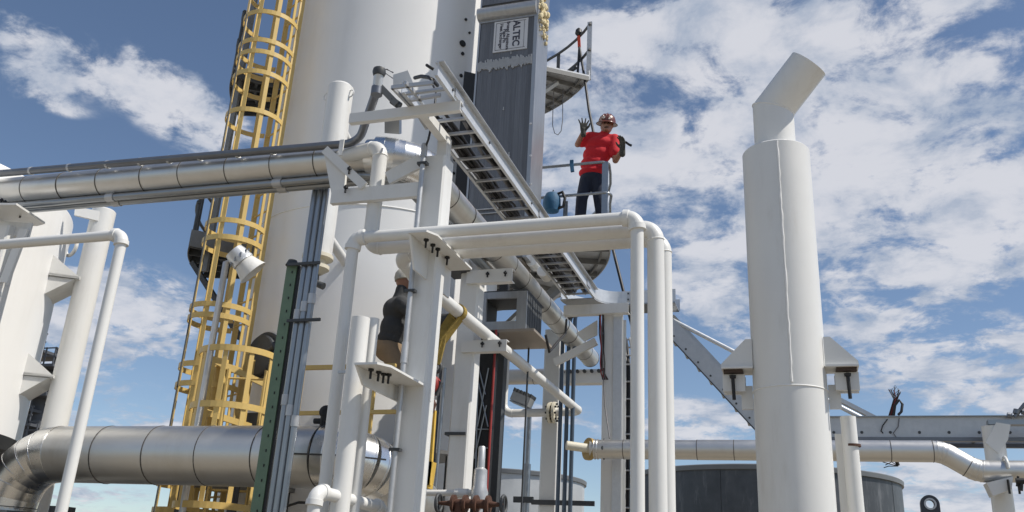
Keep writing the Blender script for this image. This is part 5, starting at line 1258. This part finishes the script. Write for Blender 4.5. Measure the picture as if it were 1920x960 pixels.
# rope end and strap in the right-hand glove
one(MB().bar([wrR+v3(.05, -.03, .10), wrR+v3(.10, -.04, .05), wrR+v3(.135, -.04, .03)], .03, .02, Z), 'strap_end', 'black', 'black strap end held in the glove of the worker in red', 'strap')

# second worker, behind the square post
YQ = 8.72; FQ = 2.92
def u_(px, py, dy=0.0): return at(px, py, y=YQ+dy)
h2 = u_(757, 527); n2 = u_(752, 552); c2 = u_(746, 585); hp2 = u_(734, 652)
s2n = u_(752, 568, -.17); s2f = u_(757, 566, .17)
e2n = u_(792, 604, -.20); w2n = u_(838, 602, -.22); e2f = u_(800, 600, .2); w2f = u_(846, 596, .15)
hn, hf = hp2+v3(.0, -.09, -.03), hp2+v3(0, .09, -.03)
kn, kf = v3(hp2.x+.32, hn.y, FQ+.58), v3(hp2.x+.26, hf.y, FQ+.56)
fn, ff = v3(hp2.x+.27, hn.y, FQ+.09), v3(hp2.x+.22, hf.y, FQ+.09)
b2 = flesh([('c', hp2, c2, .085, .09), ('c', c2, n2, .075, .05), ('c', n2, h2, .055, .06), ('e', h2+Z*.01, (.098, .076, .115)), ('c', h2+v3(.06, 0, -.05), h2+v3(.075, 0, -.07), .045, .033), ('c', h2+v3(.095, 0, 0), h2+v3(.115, 0, -.02), .012, .015),
    ('c', s2n, s2f, .045, .045), ('c', s2n, e2n, .055, .044), ('c', e2n, w2n, .044, .031), ('c', s2f, e2f, .055, .044), ('c', e2f, w2f, .044, .031),
    ('c', hn, kn, .085, .058), ('c', kn, fn, .056, .04), ('c', hf, kf, .085, .058), ('c', kf, ff, .056, .04)], 'person', 'skin')
tag(b2, 'worker in dark grey jacket and tan trousers behind the square white post', 'person')
flesh([('e', hp2+Z*.09+v3(-.01, 0, 0), (.155, .20, .12)), ('e', hp2.lerp(c2, .5), (.16, .21, .2)), ('e', c2, (.165, .22, .17)), ('c', s2n+v3(-.02, .03, -.02), s2f+v3(-.02, -.03, -.02), .10, .10), ('c', c2+Z*.1, n2, .10, .078), ('c', n2, n2.lerp(h2, .35), .078, .075),
    ('c', s2n, e2n, .085, .07), ('c', e2n, w2n, .068, .052), ('c', s2f, e2f, .085, .07), ('c', e2f, w2f, .068, .052)], 'jacket', 'jacket', b2, .014, 3)
flesh([('e', hp2-Z*.01+v3(-.03, 0, 0), (.165, .19, .16)), ('c', hn, kn, .115, .085), ('c', kn, fn+Z*.03, .085, .075), ('c', hf, kf, .115, .085), ('c', kf, ff+Z*.03, .085, .075)], 'trousers', 'khaki', b2, .014, 3)
for f_ in (fn, ff): flesh([('c', f_+v3(-.05, 0, -.045), f_+v3(.14, 0, -.05), .045, .04), ('c', f_+v3(-.02, 0, -.03), f_+v3(-.02, 0, .08), .055, .055)], 'boot', 'boot', b2, .012, 3)
flesh(hand(w2n, v3(1, -.1, .1), v3(0, 0, -1), .1, .5, thumb=1, sc=1.05), 'glove', 'glove', b2, .007, 2)
flesh(hand(w2f, v3(1, .1, .1), v3(0, 0, -1), .1, .5, thumb=-1, sc=1.05), 'glove', 'glove', b2, .007, 2)
cp_ = build(MB().lathe(h2+Z*.035, v3(-.12, 0, 1), [(.108, -.03), (.112, .01), (.10, .06), (.07, .10), (.02, .115)], 28), 'cap', 'cap', b2)
build(MB().prism([h2+v3(.08, -.07, .03), h2+v3(.17, -.05, .02), h2+v3(.19, 0, .018), h2+v3(.17, .05, .02), h2+v3(.08, .07, .03)], (0, 0, .012)), 'visor', 'cap', cp_)
